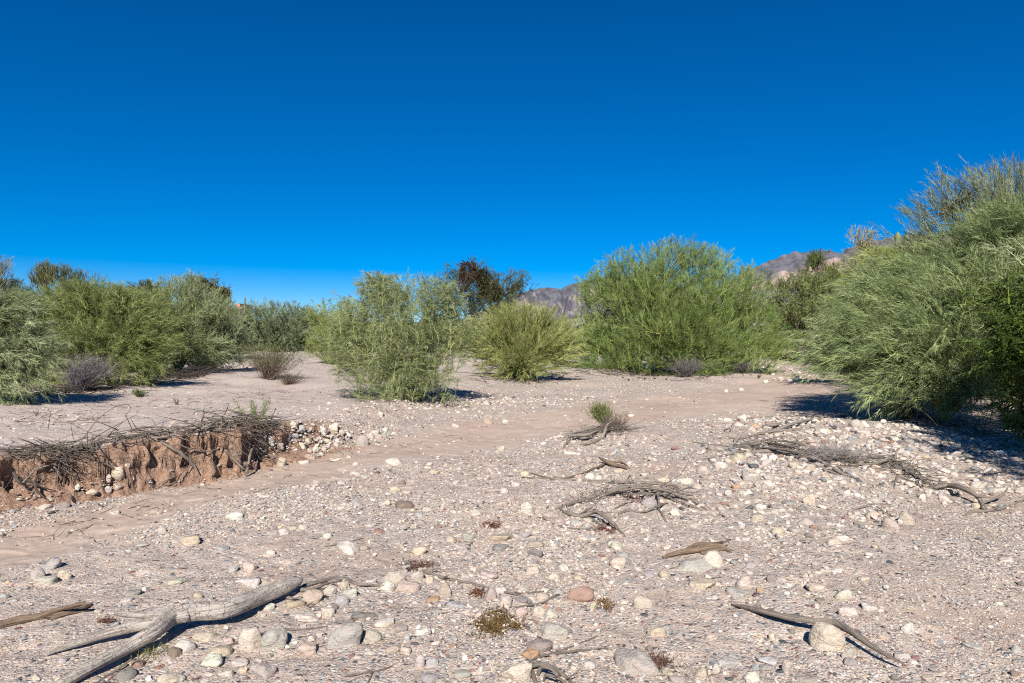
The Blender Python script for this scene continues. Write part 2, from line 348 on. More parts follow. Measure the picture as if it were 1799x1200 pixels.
# ------------------------------------------------------------------ mountains
def build_mountain(name, prof, Y0, seed, depth, label):
    xs = np.linspace(prof[0][0], prof[-1][0], 700); xw = (xs-CX)/FPX*Y0
    crest = H+(CY-np.interp(xs, [p[0] for p in prof], [p[1] for p in prof]))/FPX*Y0
    v = np.linspace(0, 1.5, 300)                       # 0 foot, 1 crest, >1 the back slope
    X, T = np.meshgrid(xw, v, indexing='ij')
    Yw = Y0-depth*(1-T)
    base = np.where(T < 1, T**1.25, 1-(T-1)*1.2)
    rid = 1-np.abs(vn(X/depth*7+.35*fbm(X/depth*9, T*4, 2, seed+3), T*1.2, seed))
    rid2 = 1-np.abs(vn(X/depth*19+fbm(X/depth*9, T*5, 2, seed+5), T*3, seed+1))
    am = np.sin(np.clip(T, 0, 1)*math.pi)**.8+.05
    Z = crest[:, None]*(base+am*(.24*(rid-.6)+.13*(rid2-.6)+.05*(1-np.abs(vn(X/depth*47, T*6, seed+12)))+.04*fbm(X/depth*60, T*22, 3, seed+9)))+crest[:, None]*.012*fbm(X/depth*60, T*8, 2, seed+2)
    Z = np.maximum(Z, -30)+6
    cliff = sm((fbm(X/depth*5, T*5, 4, seed+7)*.8+.05+1.0*np.exp(-((T-(.70 if Y0 > 5000 else .60)+.05*fbm(X/depth*6, T*2, 2, seed+14))/.12)**2)-.75)/.75)
    scrub = sm((fbm(X/depth*45, T*40, 3, seed+8)+.25)/.3)
    top = sm((T-.80+.06*fbm(X/depth*8, T*3, 3, seed+6))/.05)
    cl = np.array([.345, .245, .22]); rk = np.array([.20, .17, .18]); sc = np.array([.078, .085, .10])
    C = rk*(1-cliff[..., None])+cl*cliff[..., None]
    f = (scrub*(.7-.6*cliff)+top*.95*(scrub*.3+.7)).clip(0, .95)[..., None]; C = C*(1-f)+sc*f
    C = C*(1+.22*fbm(X/depth*70, T*14, 3, seed+4))[..., None]
    n, k = X.shape; i, j = np.meshgrid(np.arange(n-1), np.arange(k-1), indexing='ij')
    F = np.stack([i*k+j, (i+1)*k+j, (i+1)*k+j+1, i*k+j+1], -1).reshape(-1, 4)
    o = link(name, mesh_np(name, np.stack([X, Yw, Z], -1).reshape(-1, 3), F, make_attr_mat('mountain_rock', .95), C.reshape(-1, 3), True))
    tag(o, kind='structure')
build_mountain('mountain', [(820, 560), (880, 530), (925, 514), (945, 508), (962, 506), (985, 509), (1002, 501), (1020, 497), (1080, 485), (1150, 490), (1230, 520), (1300, 560)], 4200, 11, 1500, '')
build_mountain('mountain', [(1180, 560), (1230, 530), (1290, 488), (1330, 468), (1352, 458), (1375, 449), (1397, 443), (1420, 446), (1440, 442), (1458, 440), (1476, 446), (1500, 436), (1530, 424), (1600, 415), (1750, 400), (1950, 380), (2300, 400), (2700, 470)], 5200, 29, 2100, '')

# ------------------------------------------------------------------ tubes (wood)
def tube(P, rad, sides=8, rough=.12, seed=0, sub=1):
    """tapered tube along P with slightly lumpy cross-sections -> verts, quads, uv"""
    P = np.asarray(P, float); rad = np.asarray(rad, float)
    if sub > 1:                                       # Catmull-Rom
        Q = np.vstack([2*P[0]-P[1], P, 2*P[-1]-P[-2]]); out, ro = [], []
        for i in range(1, len(Q)-2):
            for s in np.linspace(0, 1, sub, endpoint=False):
                out.append(.5*((2*Q[i])+(-Q[i-1]+Q[i+1])*s+(2*Q[i-1]-5*Q[i]+4*Q[i+1]-Q[i+2])*s*s+(-Q[i-1]+3*Q[i]-3*Q[i+1]+Q[i+2])*s**3)); ro.append(rad[i-1]*(1-s)+rad[i]*s)
        out.append(P[-1]); ro.append(rad[-1]); P, rad = np.array(out), np.array(ro)
    n = len(P); T = norm(np.gradient(P, axis=0)); up = np.array([0, 0, 1.]) if abs(T[0, 2]) < .9 else np.array([1., 0, 0])
    A = norm(np.cross(T, up)); B = np.cross(A, T)
    th = np.arange(sides+1)/sides*2*math.pi
    s = np.concatenate([[0], np.cumsum(np.linalg.norm(np.diff(P, axis=0), axis=1))])
    ns = vn3(np.cos(th)[None]*1.3+seed*7.7, np.sin(th)[None]*1.3, s[:, None]/np.maximum(rad.mean()*4, .01), seed)
    gr = vn3(np.cos(th)[None]*3.2+seed*3.1, np.sin(th)[None]*3.2, s[:, None]/np.maximum(rad.mean()*14, .02), seed+5) if sides > 5 else 0
    kn = vn3(seed*1.7, 3.3, s[:, None]/np.maximum(rad.mean()*5, .01), seed+6)
    rr = rad[:, None]*(1+rough*ns+rough*.8*gr+rough*.6*kn)
    V = P[:, None]+rr[..., None]*(A[:, None]*np.cos(th)[None, :, None]+B[:, None]*np.sin(th)[None, :, None])
    uv = np.stack([np.broadcast_to(th/(2*math.pi), (n, sides+1)), np.broadcast_to((s/.1)[:, None], (n, sides+1))], -1).reshape(-1, 2)
    k = sides+1; i, j = np.meshgrid(np.arange(n-1), np.arange(sides), indexing='ij')
    F = np.stack([i*k+j, i*k+j+1, (i+1)*k+j+1, (i+1)*k+j], -1).reshape(-1, 4)
    V = V.reshape(-1, 3)
    # end caps
    c0, c1 = len(V), len(V)+1
    V = np.vstack([V, P[:1]-T[:1]*rad[0]*.35, P[-1:]+T[-1:]*rad[-1]*.35]); uv = np.vstack([uv, [[.5, 0]], [[.5, s[-1]/.1]]])
    j = np.arange(0, sides, 2); j1, j2 = j+1, np.minimum(j+2, sides); L = (n-1)*k
    F = np.vstack([F, np.stack([np.full(len(j), c0), j2, j1, j], -1), np.stack([np.full(len(j), c1), L+j, L+j1, L+j2], -1)])
    return V, F, uv
class MB:
    def __init__(s): s.V, s.F, s.U, s.n = [], [], [], 0
    def add(s, t):
        s.V.append(t[0]); s.F.append(t[1]+s.n); s.U.append(t[2]); s.n += len(t[0])
    def build(s, name, mat, parent=None, org=(0, 0, 0)):
        org = np.asarray(org, float)
        return link(name, mesh_np(name, np.vstack(s.V)-org, np.vstack(s.F), mat, None, True, np.vstack(s.U)), parent, None if parent is not None else org)

# ------------------------------------------------------------------ plants
def fan(rng, O, D, L, Bn, bl, bw, droop, spread, col, cj=.18, stem=True):
    """sprays of thin tapering twigs: O origins, D directions, L lengths (S); Bn twigs on each -> verts, tris, colours"""
    S = len(O); t = rng.uniform(.02, 1, (S, Bn)); dn = np.array([0, 0, -1.])
    pos = O[:, None]+D[:, None]*(L[:, None]*t)[..., None]+dn*(droop*L[:, None]*t*t)[..., None]
    tang = norm(D[:, None]+dn*(2*droop*t)[..., None])
    rnd = rng.normal(size=(S, Bn, 3)); perp = norm(rnd-(rnd*tang).sum(-1, keepdims=True)*tang)
    an = rng.uniform(.15, 1, (S, Bn, 1))*spread
    d = norm(tang*np.cos(an)+perp*np.sin(an)+dn*(droop*.5))
    ln = bl*rng.uniform(.45, 1.1, (S, Bn))*(1-.35*t)
    r2 = rng.normal(size=(S, Bn, 3)); side = norm(np.cross(d, r2))*(bw*rng.uniform(.6, 1.2, (S, Bn)))[..., None]*.5
    tip = pos+d*ln[..., None]+dn*(droop*.35*ln)[..., None]
    V = np.stack([pos-side, pos+side, tip], 2).reshape(-1, 3)
    C = col[:, None, None]*(1+cj*rng.normal(size=(S, Bn, 1, 1))).clip(.4, 1.7); C = np.broadcast_to(C, (S, Bn, 3, 3)).reshape(-1, 3)
    if stem:
        r3 = rng.normal(size=(S, 3)); sd_ = norm(np.cross(D, r3))*bw*.9
        V2 = np.stack([O-sd_, O+sd_, O+D*L[:, None]+dn*(droop*L)[:, None]], 1).reshape(-1, 3)
        V = np.vstack([V, V2]); C = np.vstack([C, np.repeat(col*1.1, 3, 0)])
    return V, np.arange(len(V)).reshape(-1, 3), C
def lobes_px(lobes, Y, fy=.85):
    out = []
    for l in lobes:
        cx, cy, rx, ry = l[:4]; dy = l[4] if len(l) > 4 else 0
        c = atd(cx, cy, Y+dy); k = (Y+dy)/FPX
        out.append((*c, rx*k, (rx+ry)/2*k*fy, ry*k))
    return np.array(out)
def crown_pts(rng, L, n, inner=2.4):
    w_ = (L[:, 3]*L[:, 5])**.95; idx = rng.choice(len(L), n, p=w_/w_.sum())
    u = norm(rng.normal(size=(n, 3))); rad = rng.random(n)**(1/inner)
    return L[idx, :3]+u*L[idx, 3:]*rad[:, None], norm(u/L[idx, 3:])
def plant(name, label, cat, base, lobes, Y=None, seed=0, ncl=500, spc=7, Bn=12, L=.4, bl=.2, bw=.007, PL=.9, cA=(.15, .19, .07), cB=(.22, .25, .10),
          rad=.8, nrm=.5, up=.35, droop=.2, pdroop=.15, jit=.3, fork=.55, spread=.8, limbs=10, lr=.05, bark=None, second=.35, group=None, crown_name='crown', trunk_name='trunk', trunk_h=None, sweep=(0, 0, 0), fy=.9, bmin=.05, inner=2.8, shrink=.85, pstem=1.6, sig=0.0, clump=None, csig=.24):
    """crown = plumes: an axis pointing outward, sprays forking off along it, thin twigs on each spray"""
    rng = R(seed)
    if Y is None: bp = rays([base])[0]
    else: bp = np.array([(base[0]-CX)*Y/FPX, Y, 0]); bp[2] = zf(bp[0], bp[1])
    Y = bp[1]; LB = lobes_px(lobes, Y, fy); LB[:, 3:] *= shrink
    root = empty(name, bp, label, cat, group)
    clump = clump or (9 if bp[1] < 32 else 4)
    nb = max(int(ncl/clump), 6); cb, ub = crown_pts(rng, LB, nb, inner); bi = rng.integers(0, nb, ncl)   # boughs, with gaps between them
    c = cb[bi]+rng.normal(size=(ncl, 3))*csig*PL; u = norm(ub[bi]+.25*rng.normal(size=(ncl, 3)))
    env = np.full(ncl, -1e9)                            # keep the tips under the crown's outline
    for l_ in LB:
        f_ = np.clip(1-((c[:, 0]-l_[0])/(l_[3]*1.35))**2, 0, 1); env = np.maximum(env, np.where(f_ > 0, l_[2]+l_[5]/shrink*np.sqrt(f_), -1e9))
    gz = zf(c[:, 0], c[:, 1]); c[:, 2] = np.maximum(c[:, 2], gz+bmin)
    foc = bp+np.array([0, 0, .2*max(LB[:, 2].max()-bp[2], .2)])
    A = norm(rad*norm(c-foc)+nrm*u+np.array([0, 0, up])+np.array(sweep)+jit*rng.normal(size=(ncl, 3)))
    pl = PL*rng.uniform(.55, 1.25, ncl); dn = np.array([0, 0, -1.])
    tip_ = c[:, 2]+np.maximum(A[:, 2], 0)*(pl*.38+L*.5)-pdroop*pl; c[:, 2] -= np.clip(tip_-env-rng.exponential(.07, ncl)*PL, 0, np.where(env > -1e8, 3, 0)); c[:, 2] = np.maximum(c[:, 2], gz+bmin)
    S = ncl*spc; oi = np.repeat(np.arange(ncl), spc); t = rng.uniform(0, 1, S)
    O = c[oi]+A[oi]*(pl[oi]*(t-.62))[:, None]+dn*(pdroop*pl[oi]*t*t)[:, None]+sig*rng.normal(size=(S, 3))
    T = norm(A[oi]+dn*(2*pdroop*t)[:, None]); r_ = rng.normal(size=(S, 3)); pp = norm(r_-(r_*T).sum(1, keepdims=True)*T)
    an = fork*rng.uniform(.3, 1.3, S)[:, None]
    D = norm(T*np.cos(an)+pp*np.sin(an)); Ls = L*rng.uniform(.5, 1.2, S)*(1.1-.5*t)
    O[:, 2] = np.maximum(O[:, 2], gz[oi]+.03)
    q = np.clip(rng.random((nb, 1))[bi]*.9+.05+.2*rng.normal(size=(ncl, 1)), 0, 1)
    kol = np.array(cA)*(1-q)+np.array(cB)*q; kol = kol*(1+.10*rng.normal(size=(ncl, 1))); col = kol[oi]*(1+.08*rng.normal(size=(S, 1)))
    V, F, C = fan(rng, O, D, Ls, Bn, bl, bw, droop, spread, col.clip(.01, .8))
    if pstem:                                          # the plume axes themselves
        s_ = norm(np.cross(A, rng.normal(size=(ncl, 3))))*bw*pstem*.5; a0 = c-A*(pl*.62)[:, None]; a1 = c+A*(pl*.38)[:, None]+dn*(pdroop*pl)[:, None]
        V2 = np.stack([a0-s_, a0+s_, a1], 1).reshape(-1, 3); F = np.vstack([F, np.arange(len(V2)).reshape(-1, 3)+len(V)]); V = np.vstack([V, V2])
        C = np.vstack([C, np.repeat(kol*np.array([1.25, 1.2, .75]), 3, 0)])
    gV = zf(V[:, 0], V[:, 1]); V[:, 2] = np.maximum(V[:, 2], gV+.01)
    link(crown_name, mesh_np(name+'_'+crown_name, V-bp, F, M_LEAF, C), root)
    mb = MB(); far = c[rng.permutation(ncl)[:limbs]]
    th = trunk_h if trunk_h else 0
    nodes = []; fk = bp+np.array([0, 0, th])
    if th: mb.add(tube([bp-[0, 0, .1], bp+[.03*th, 0, th*.5], fk], [lr*1.5, lr*1.2, lr*1.05], 8, .15, seed, 3))
    for k, tgt in enumerate(far):
        p0 = fk+rng.normal(size=3)*[lr*1.2, lr*1.2, 0]; v = (tgt-p0)*.88; tgt = p0+v; ln = np.linalg.norm(v)
        m1 = p0+v*.33+np.array([0, 0, .10*ln])+rng.normal(size=3)*.035*ln; m2 = p0+v*.68+np.array([0, 0, .09*ln])+rng.normal(size=3)*.04*ln
        mb.add(tube(np.array([p0-[0, 0, .05], m1, m2, tgt]), [lr, lr*.62, lr*.36, lr*.1], 6, .12, seed+k, 5)); nodes += [m1, m2, (m1+m2)/2, (m2+tgt)/2]
    nodes = np.array(nodes)
    for tgt in c[rng.permutation(ncl)[:int(ncl*second)]]:
        p0 = nodes[np.argmin(((nodes-tgt)**2).sum(1))]; mid = (p0+tgt)/2+rng.normal(size=3)*.08*np.linalg.norm(tgt-p0)+[0, 0, .05]
        mb.add(tube([p0, mid, tgt], [lr*.26, lr*.17, lr*.06], 4, .1, 1, 2))
    mb.build(trunk_name, bark or M_GREENBARK, root).location = -bp
    return root

# ------------------------------------------------------------------ trees and shrubs
GY = dict(cA=(.20, .245, .075), cB=(.33, .36, .125))        # yellow-green twigs
GB = dict(cA=(.20, .245, .125), cB=(.31, .345, .19))       # grey-green twigs
GD = dict(cA=(.135, .20, .058), cB=(.27, .325, .115))      # deeper green
DK = dict(cA=(.065, .082, .035), cB=(.14, .15, .07))      # dull mesquite olive
SH = 'palo verde shrubs along the wash'
FARG = 'trees standing behind the wash'
RB = 'palo verde trees on the right bank'
# middle of the picture
plant('palo_verde_shrub', 'tall wispy grey-green shrub drooping to the gravel in mid picture, closest of the centre shrubs', 'shrub', (705, 697),
      [(630, 555, 48, 44), (690, 530, 52, 42), (760, 540, 56, 44), (655, 498, 24, 20), (735, 495, 30, 18), (650, 620, 66, 50), (755, 620, 66, 52), (700, 655, 76, 40, -.6), (650, 668, 46, 24, -.6), (765, 662, 48, 28, -.4), (805, 580, 24, 46), (600, 600, 24, 40), (700, 590, 60, 50, -.5), (670, 492, 12, 14), (715, 488, 14, 12), (770, 496, 16, 14), (790, 515, 18, 20)],
      seed=1, ncl=1050, spc=9, Bn=13, L=.32, bl=.20, bw=.0066, PL=.95, droop=.38, pdroop=.12, up=1.1, rad=.5, nrm=.35, jit=.4, spread=.7, limbs=18, lr=.032, group=SH, second=.25, inner=2.2, pstem=1.8, cA=(.18, .22, .10), cB=(.31, .34, .165))
plant('palo_verde_shrub', 'low yellow-green shrub tucked behind the left edge of the tall drooping shrub', 'shrub', (585, 640),
      [(585, 590, 32, 46), (570, 552, 28, 30), (610, 565, 28, 44), (556, 605, 24, 26), (590, 620, 30, 20)], seed=2, ncl=420, spc=9, Bn=12, L=.4, bl=.22, bw=.011, PL=1.0, up=.5, limbs=10, lr=.04, group=SH, **GY)
plant('palo_verde_shrub', 'rounded bright yellow-green shrub fanning up from one foot, left of the biggest palo verde', 'shrub', (915, 664),
      [(915, 566, 54, 38), (872, 588, 40, 42), (960, 588, 42, 42), (915, 618, 76, 36), (990, 600, 26, 30), (855, 620, 28, 28), (915, 640, 64, 20, -.6), (830, 590, 20, 34)], seed=3, ncl=1100, spc=10, Bn=15, L=.46, bl=.25, bw=.0085, PL=1.1, rad=1.2, nrm=.2, droop=.1, pdroop=.1, up=.3,
      jit=.2, fork=.35, spread=.6, limbs=16, lr=.05, group=SH, cA=(.23, .26, .09), cB=(.38, .395, .155), inner=2.2)
plant('palo_verde_tree', 'biggest dense green palo verde, a dome with skirts reaching the ground right of centre', 'tree', (1200, 655),
      [(1180, 462, 52, 42), (1110, 476, 54, 44), (1056, 510, 40, 36), (1238, 470, 52, 40), (1300, 508, 48, 44), (1090, 545, 68, 46), (1190, 540, 90, 58), (1302, 562, 62, 46), (1075, 600, 50, 34), (1170, 605, 84, 42, -.8), (1275, 612, 74, 36, -.8), (1350, 600, 46, 30), (1038, 570, 24, 46), (1110, 628, 56, 22, -1.2), (1220, 632, 80, 22, -1.4), (1310, 630, 54, 18, -1), (1060, 634, 50, 22, -.6), (1030, 612, 26, 30), (1140, 510, 60, 40, -1), (1240, 530, 60, 50, -1), (1180, 580, 110, 50, -1.5)],
      seed=4, clump=5, csig=.40, ncl=4000, spc=10, Bn=14, L=.42, bl=.27, bw=.0085, PL=1.1, droop=.06, pdroop=.06, up=.8, rad=.45, nrm=.6, jit=.33, fork=.48, spread=.6, bmin=.02, limbs=20, lr=.09, second=.08, group=SH, inner=3.2, **GD)
def mistletoe(root, px, py, rx, ry, Y, seed, col, name='mistletoe'):
    rng = R(seed); LB = lobes_px([(px, py, rx, ry)], Y); c, u = crown_pts(rng, LB, 160, 3)
    S = 480; oi = np.repeat(np.arange(160), 3); D = norm(u[oi]+.7*rng.normal(size=(S, 3))+[0, 0, -.3])
    V, F, C = fan(rng, c[oi], D, np.full(S, .35), 10, .22, .04, .5, .8, np.array(col)*(1+.25*rng.normal(size=(S, 1))).clip(.3, 2))
    o = link(name, mesh_np(name, V-np.array(root.location), F, M_LEAF, C), root); return o
BT = dict(droop=.1, pdroop=.1, jit=.5, fork=.8, spread=1.1, pstem=1.2)
t = plant('mesquite_tree', 'dark sparse mesquite with a red-brown mistletoe clump, rising behind the middle shrubs', 'tree', (845, 640),
      [(890, 490, 30, 24), (915, 500, 22, 18), (870, 480, 22, 18), (800, 480, 30, 20), (775, 500, 28, 24), (835, 470, 18, 22), (850, 520, 50, 22), (850, 545, 70, 20), (845, 525, 70, 24), (800, 510, 40, 24), (890, 515, 44, 24), (840, 495, 40, 22)], Y=50, seed=5, ncl=520, spc=6, Bn=9, L=.6, bl=.24, bw=.022, PL=1.3, up=.5,
      cA=(.055, .068, .03), cB=(.11, .12, .06), bark=M_DARKBARK, limbs=26, lr=.11, second=.7, trunk_name='limbs', group=FARG, **BT)
mistletoe(t, 822, 478, 15, 22, 50, 50, (.075, .042, .032)); mistletoe(t, 848, 492, 9, 22, 50, 51, (.05, .04, .022)); mistletoe(t, 868, 512, 12, 10, 50, 52, (.055, .05, .025))
# left side, on the terrace
plant('palo_verde_shrub', 'grey-green shrub cut by the left photo edge, its lowest branches sweeping over the sand', 'shrub', (-40, 705),
      [(-40, 590, 70, 55), (15, 605, 48, 46), (-10, 545, 55, 44), (25, 650, 46, 38), (-15, 688, 70, 22), (55, 632, 34, 36), (-90, 600, 60, 80), (40, 580, 34, 40)], seed=6, ncl=900, spc=10, Bn=13, L=.3, bl=.17, bw=.0065, PL=.85, droop=.15, pdroop=.2, up=.15, sweep=(.5, -.1, .05), fork=.45, limbs=12, lr=.035, group=SH, **GB)
plant('palo_verde_shrub', 'broad yellow-green shrub with a grey dead bush at its foot, left part of the photo', 'shrub', (165, 676),
      [(110, 550, 56, 42), (170, 530, 54, 38), (225, 545, 50, 42), (85, 600, 54, 46), (165, 600, 80, 50), (240, 605, 52, 42), (130, 640, 62, 28), (215, 643, 58, 26), (150, 510, 28, 18), (50, 575, 32, 46), (200, 512, 28, 16), (120, 520, 40, 24), (255, 570, 34, 36)], seed=7, ncl=1700, spc=10, Bn=14, L=.34, bl=.19, bw=.0065, PL=.85, droop=.12, pdroop=.15, up=.35, limbs=14, lr=.04, group=SH, second=.12, inner=3, cA=(.165, .205, .072), cB=(.28, .31, .12))
plant('palo_verde_shrub', 'open shrub showing bright yellow-green forking stems, beside the drift heap left of the sandy gap', 'shrub', (312, 652),
      [(270, 545, 34, 40), (320, 525, 44, 42), (368, 545, 36, 38), (300, 595, 50, 38), (360, 600, 44, 38), (285, 630, 42, 22), (345, 498, 24, 18), (298, 505, 22, 18), (340, 628, 44, 20), (395, 575, 24, 34)], seed=8, ncl=620, spc=9, Bn=11, L=.4, bl=.24, bw=.0095, PL=1.1, droop=.08, pdroop=.08, up=.5, limbs=18, lr=.05, group=SH, second=.35, **GB)
plant('palo_verde_shrub', 'blue-grey shrub bank closing the sandy gap, its crown level with the distant adobe house', 'shrub', (480, 618),
      [(425, 562, 38, 30), (470, 553, 44, 28), (520, 555, 44, 28), (450, 588, 50, 26), (520, 590, 46, 26), (400, 590, 24, 24), (480, 604, 70, 14)], seed=9, ncl=1500, spc=8, Bn=11, L=.55, bl=.34, bw=.018, PL=1.3, droop=.08, up=.7, limbs=12, lr=.06, second=.1, group=SH, cA=(.17, .215, .12), cB=(.275, .315, .185))
plant('palo_verde_shrub', 'dull green shrub joining the forking-stemmed shrub to the blue-grey shrub bank', 'shrub', (395, 622),
      [(395, 575, 26, 34), (375, 592, 28, 28), (415, 600, 24, 20)], seed=10, ncl=330, spc=8, Bn=11, L=.5, bl=.3, bw=.014, PL=1.1, up=.6, limbs=8, lr=.05, second=.1, group=SH, cA=(.10, .13, .065), cB=(.155, .18, .09))
plant('palo_verde_shrub', 'olive shrub filling the gap between the left-edge shrub and the broad yellow-green one', 'shrub', (62, 672),
      [(50, 560, 44, 44), (80, 590, 40, 46), (40, 610, 44, 40), (70, 635, 40, 26), (20, 545, 30, 30)], Y=19, seed=31, ncl=560, spc=9, Bn=10, L=.42, bl=.25, bw=.010, PL=1.0, up=.4, limbs=10, lr=.04, group=SH, second=.1, cA=(.15, .185, .075), cB=(.25, .28, .115))
plant('palo_verde_shrub', 'dark olive shrub behind and between the broad yellow-green shrub and the forking-stemmed one', 'shrub', (255, 655),
      [(250, 545, 40, 40), (270, 580, 44, 44), (235, 600, 40, 44), (265, 625, 46, 26), (290, 560, 34, 40), (225, 530, 30, 26)], Y=24, seed=32, ncl=620, spc=9, Bn=10, L=.45, bl=.28, bw=.012, PL=1.1, up=.45, limbs=10, lr=.05, group=SH, second=.1, cA=(.12, .15, .06), cB=(.21, .24, .095))
plant('palo_verde_shrub', 'grey-green shrub between the forking-stemmed shrub and the sandy gap, set further back', 'shrub', (372, 640),
      [(370, 560, 40, 38), (395, 590, 34, 36), (350, 600, 40, 36), (380, 620, 40, 18), (410, 605, 26, 20)], Y=30, seed=33, ncl=520, spc=9, Bn=10, L=.5, bl=.3, bw=.014, PL=1.1, up=.5, limbs=10, lr=.05, group=SH, second=.1, **GB)
plant('palo_verde_tree', 'feathery flat-topped palo verde standing clear against the sky above the left shrubs', 'tree', (98, 620),
      [(65, 482, 16, 10), (85, 474, 18, 11), (110, 475, 20, 11), (135, 484, 16, 10), (72, 494, 20, 9), (128, 496, 18, 9), (98, 486, 34, 10)], Y=42, seed=11, ncl=170, spc=7, Bn=10, L=.5, bl=.26, bw=.016, PL=1.0, droop=.03, pdroop=0, up=.9, jit=.25, limbs=16, lr=.10, trunk_h=1.6, bark=M_DARKBARK, group=FARG,
      cA=(.12, .135, .065), cB=(.18, .185, .09), second=.3)
plant('mesquite_tree', 'round dark olive tree whose crown rises behind the left shrubs', 'tree', (265, 620), [(262, 508, 34, 18), (242, 522, 30, 20), (288, 520, 28, 20), (265, 545, 50, 28)], Y=46, seed=12, ncl=330, spc=7, Bn=10, L=.5, bl=.2, bw=.026, PL=.9, up=.4,
      bark=M_DARKBARK, limbs=14, lr=.12, trunk_h=1.2, group=FARG, second=.1, **BT, **DK)
plant('mesquite_tree', 'bare-twigged low tree between the feathery palo verde and the round olive tree', 'tree', (205, 620), [(195, 515, 28, 14), (218, 517, 24, 14), (178, 530, 34, 18), (200, 545, 40, 20)], Y=44, seed=13, ncl=120, spc=5, Bn=8, L=.6, bl=.26, bw=.018, PL=1.1, up=.7,
      cA=(.075, .08, .05), cB=(.11, .11, .075), bark=M_DARKBARK, limbs=14, lr=.08, second=1, trunk_h=1.0, group=FARG, **BT)
t = plant('mesquite_tree', 'mesquite hung with brown mistletoe clumps, behind the forking-stemmed shrub on the left', 'tree', (352, 620),
      [(340, 494, 24, 16), (365, 500, 28, 18), (390, 518, 24, 18), (330, 515, 24, 22), (355, 535, 50, 28), (395, 550, 24, 30)], Y=44, seed=14, ncl=230, spc=6, Bn=9, L=.55, bl=.22, bw=.022, PL=1.0, up=.5, bark=M_DARKBARK, limbs=18, lr=.10, second=.6, trunk_h=1.2, group=FARG, **BT, **DK)
mistletoe(t, 345, 500, 17, 13, 44, 60, (.07, .05, .025)); mistletoe(t, 368, 512, 13, 12, 44, 61, (.06, .045, .028)); mistletoe(t, 391, 515, 8, 9, 44, 62, (.075, .065, .03)); mistletoe(t, 350, 545, 12, 24, 44, 63, (.06, .045, .03))
plant('palo_verde_tree', 'pale leafless-looking tree top at the left edge of the photo', 'tree', (-25, 620), [(-10, 470, 20, 22), (6, 460, 12, 16), (-30, 480, 28, 28)], Y=36, seed=15, ncl=130, spc=5, Bn=8, L=.45, bl=.26, bw=.013, PL=.9, droop=0, up=.8, cA=(.22, .21, .15), cB=(.30, .28, .20), limbs=12, lr=.08, trunk_h=1.5, group=FARG, bark=M_WOOD)
plant('mesquite_tree', 'dark low tree under the pale leafless-looking top at the left edge', 'tree', (5, 625), [(5, 505, 30, 18), (30, 497, 12, 12), (-20, 500, 28, 18), (10, 530, 55, 28)], Y=40, seed=16, ncl=300, spc=6, Bn=10, L=.45, bl=.2, bw=.024, PL=.8, up=.4, cA=(.04, .055, .028), cB=(.085, .098, .045), bark=M_DARKBARK, limbs=10, lr=.1, trunk_h=1, group=FARG, second=.1, **BT)
plant('mesquite_tree', 'small dark tree on the skyline right of the blue-grey shrub bank', 'tree', (543, 600), [(543, 549, 16, 10), (533, 560, 24, 13), (558, 560, 20, 12), (545, 575, 34, 16)], Y=80, seed=17, ncl=200, spc=6, Bn=9, L=.6, bl=.3, bw=.045, PL=.9, up=.3, cA=(.04, .055, .03), cB=(.075, .09, .045), bark=M_DARKBARK, limbs=8, lr=.12, trunk_h=1, group=FARG, second=.1, **BT)
# right background
plant('mesquite_tree', 'broad dark olive tree filling the gap right of the biggest palo verde', 'tree', (1405, 612),
      [(1370, 512, 34, 28), (1410, 500, 44, 30), (1452, 506, 38, 34), (1385, 560, 42, 34), (1438, 563, 48, 40), (1400, 588, 46, 24), (1358, 550, 24, 32), (1462, 588, 46, 22), (1420, 540, 50, 40, -1)], Y=54, seed=18, ncl=1000, spc=8, Bn=10, L=.55, bl=.22, bw=.026, PL=1.0, up=.3,
      bark=M_DARKBARK, limbs=14, lr=.13, trunk_h=.8, group=FARG, second=.06, inner=3, **BT, cA=(.115, .145, .055), cB=(.24, .265, .115))
plant('mesquite_tree', 'narrow upright dark green tree in front of the pink cliffs', 'tree', (1432, 600), [(1432, 458, 16, 24), (1417, 476, 16, 20), (1449, 472, 11, 18), (1430, 502, 32, 20), (1440, 530, 36, 24)], Y=66, seed=19, ncl=330, spc=7, Bn=10, L=.6, bl=.26, bw=.032, PL=1.1, droop=.05, up=.8, jit=.35, cA=(.075, .10, .032), cB=(.15, .175, .058), bark=M_DARKBARK, limbs=12, lr=.13, trunk_h=1.5, group=FARG, second=.1)
plant('mesquite_tree', 'bright olive tree beside the narrow upright tree, under the grey half-bare one', 'tree', (1475, 600), [(1468, 476, 20, 16), (1492, 486, 18, 16), (1458, 496, 24, 16), (1480, 512, 38, 22), (1485, 540, 44, 26)], Y=60, seed=20, ncl=400, spc=7, Bn=10, L=.6, bl=.26, bw=.030, PL=1.1, droop=.05, up=.5, jit=.4, cA=(.12, .145, .036), cB=(.21, .23, .068), bark=M_DARKBARK, limbs=12, lr=.13, trunk_h=1.5, group=FARG, second=.1)
plant('palo_verde_tree', 'half-bare grey tree with a yellowish top, left of the two saguaros', 'tree', (1515, 610), [(1505, 408, 16, 14), (1522, 420, 16, 16), (1500, 432, 22, 16), (1532, 445, 22, 16), (1515, 464, 30, 20), (1495, 472, 24, 16)], Y=48, seed=21, ncl=190, spc=5, Bn=8, L=.55, bl=.28, bw=.018, PL=1.0, droop=0, up=.6, jit=.45, cA=(.19, .18, .12), cB=(.34, .32, .15), limbs=26, lr=.11, second=1.0, trunk_h=2, group=FARG, bark=M_WOOD)
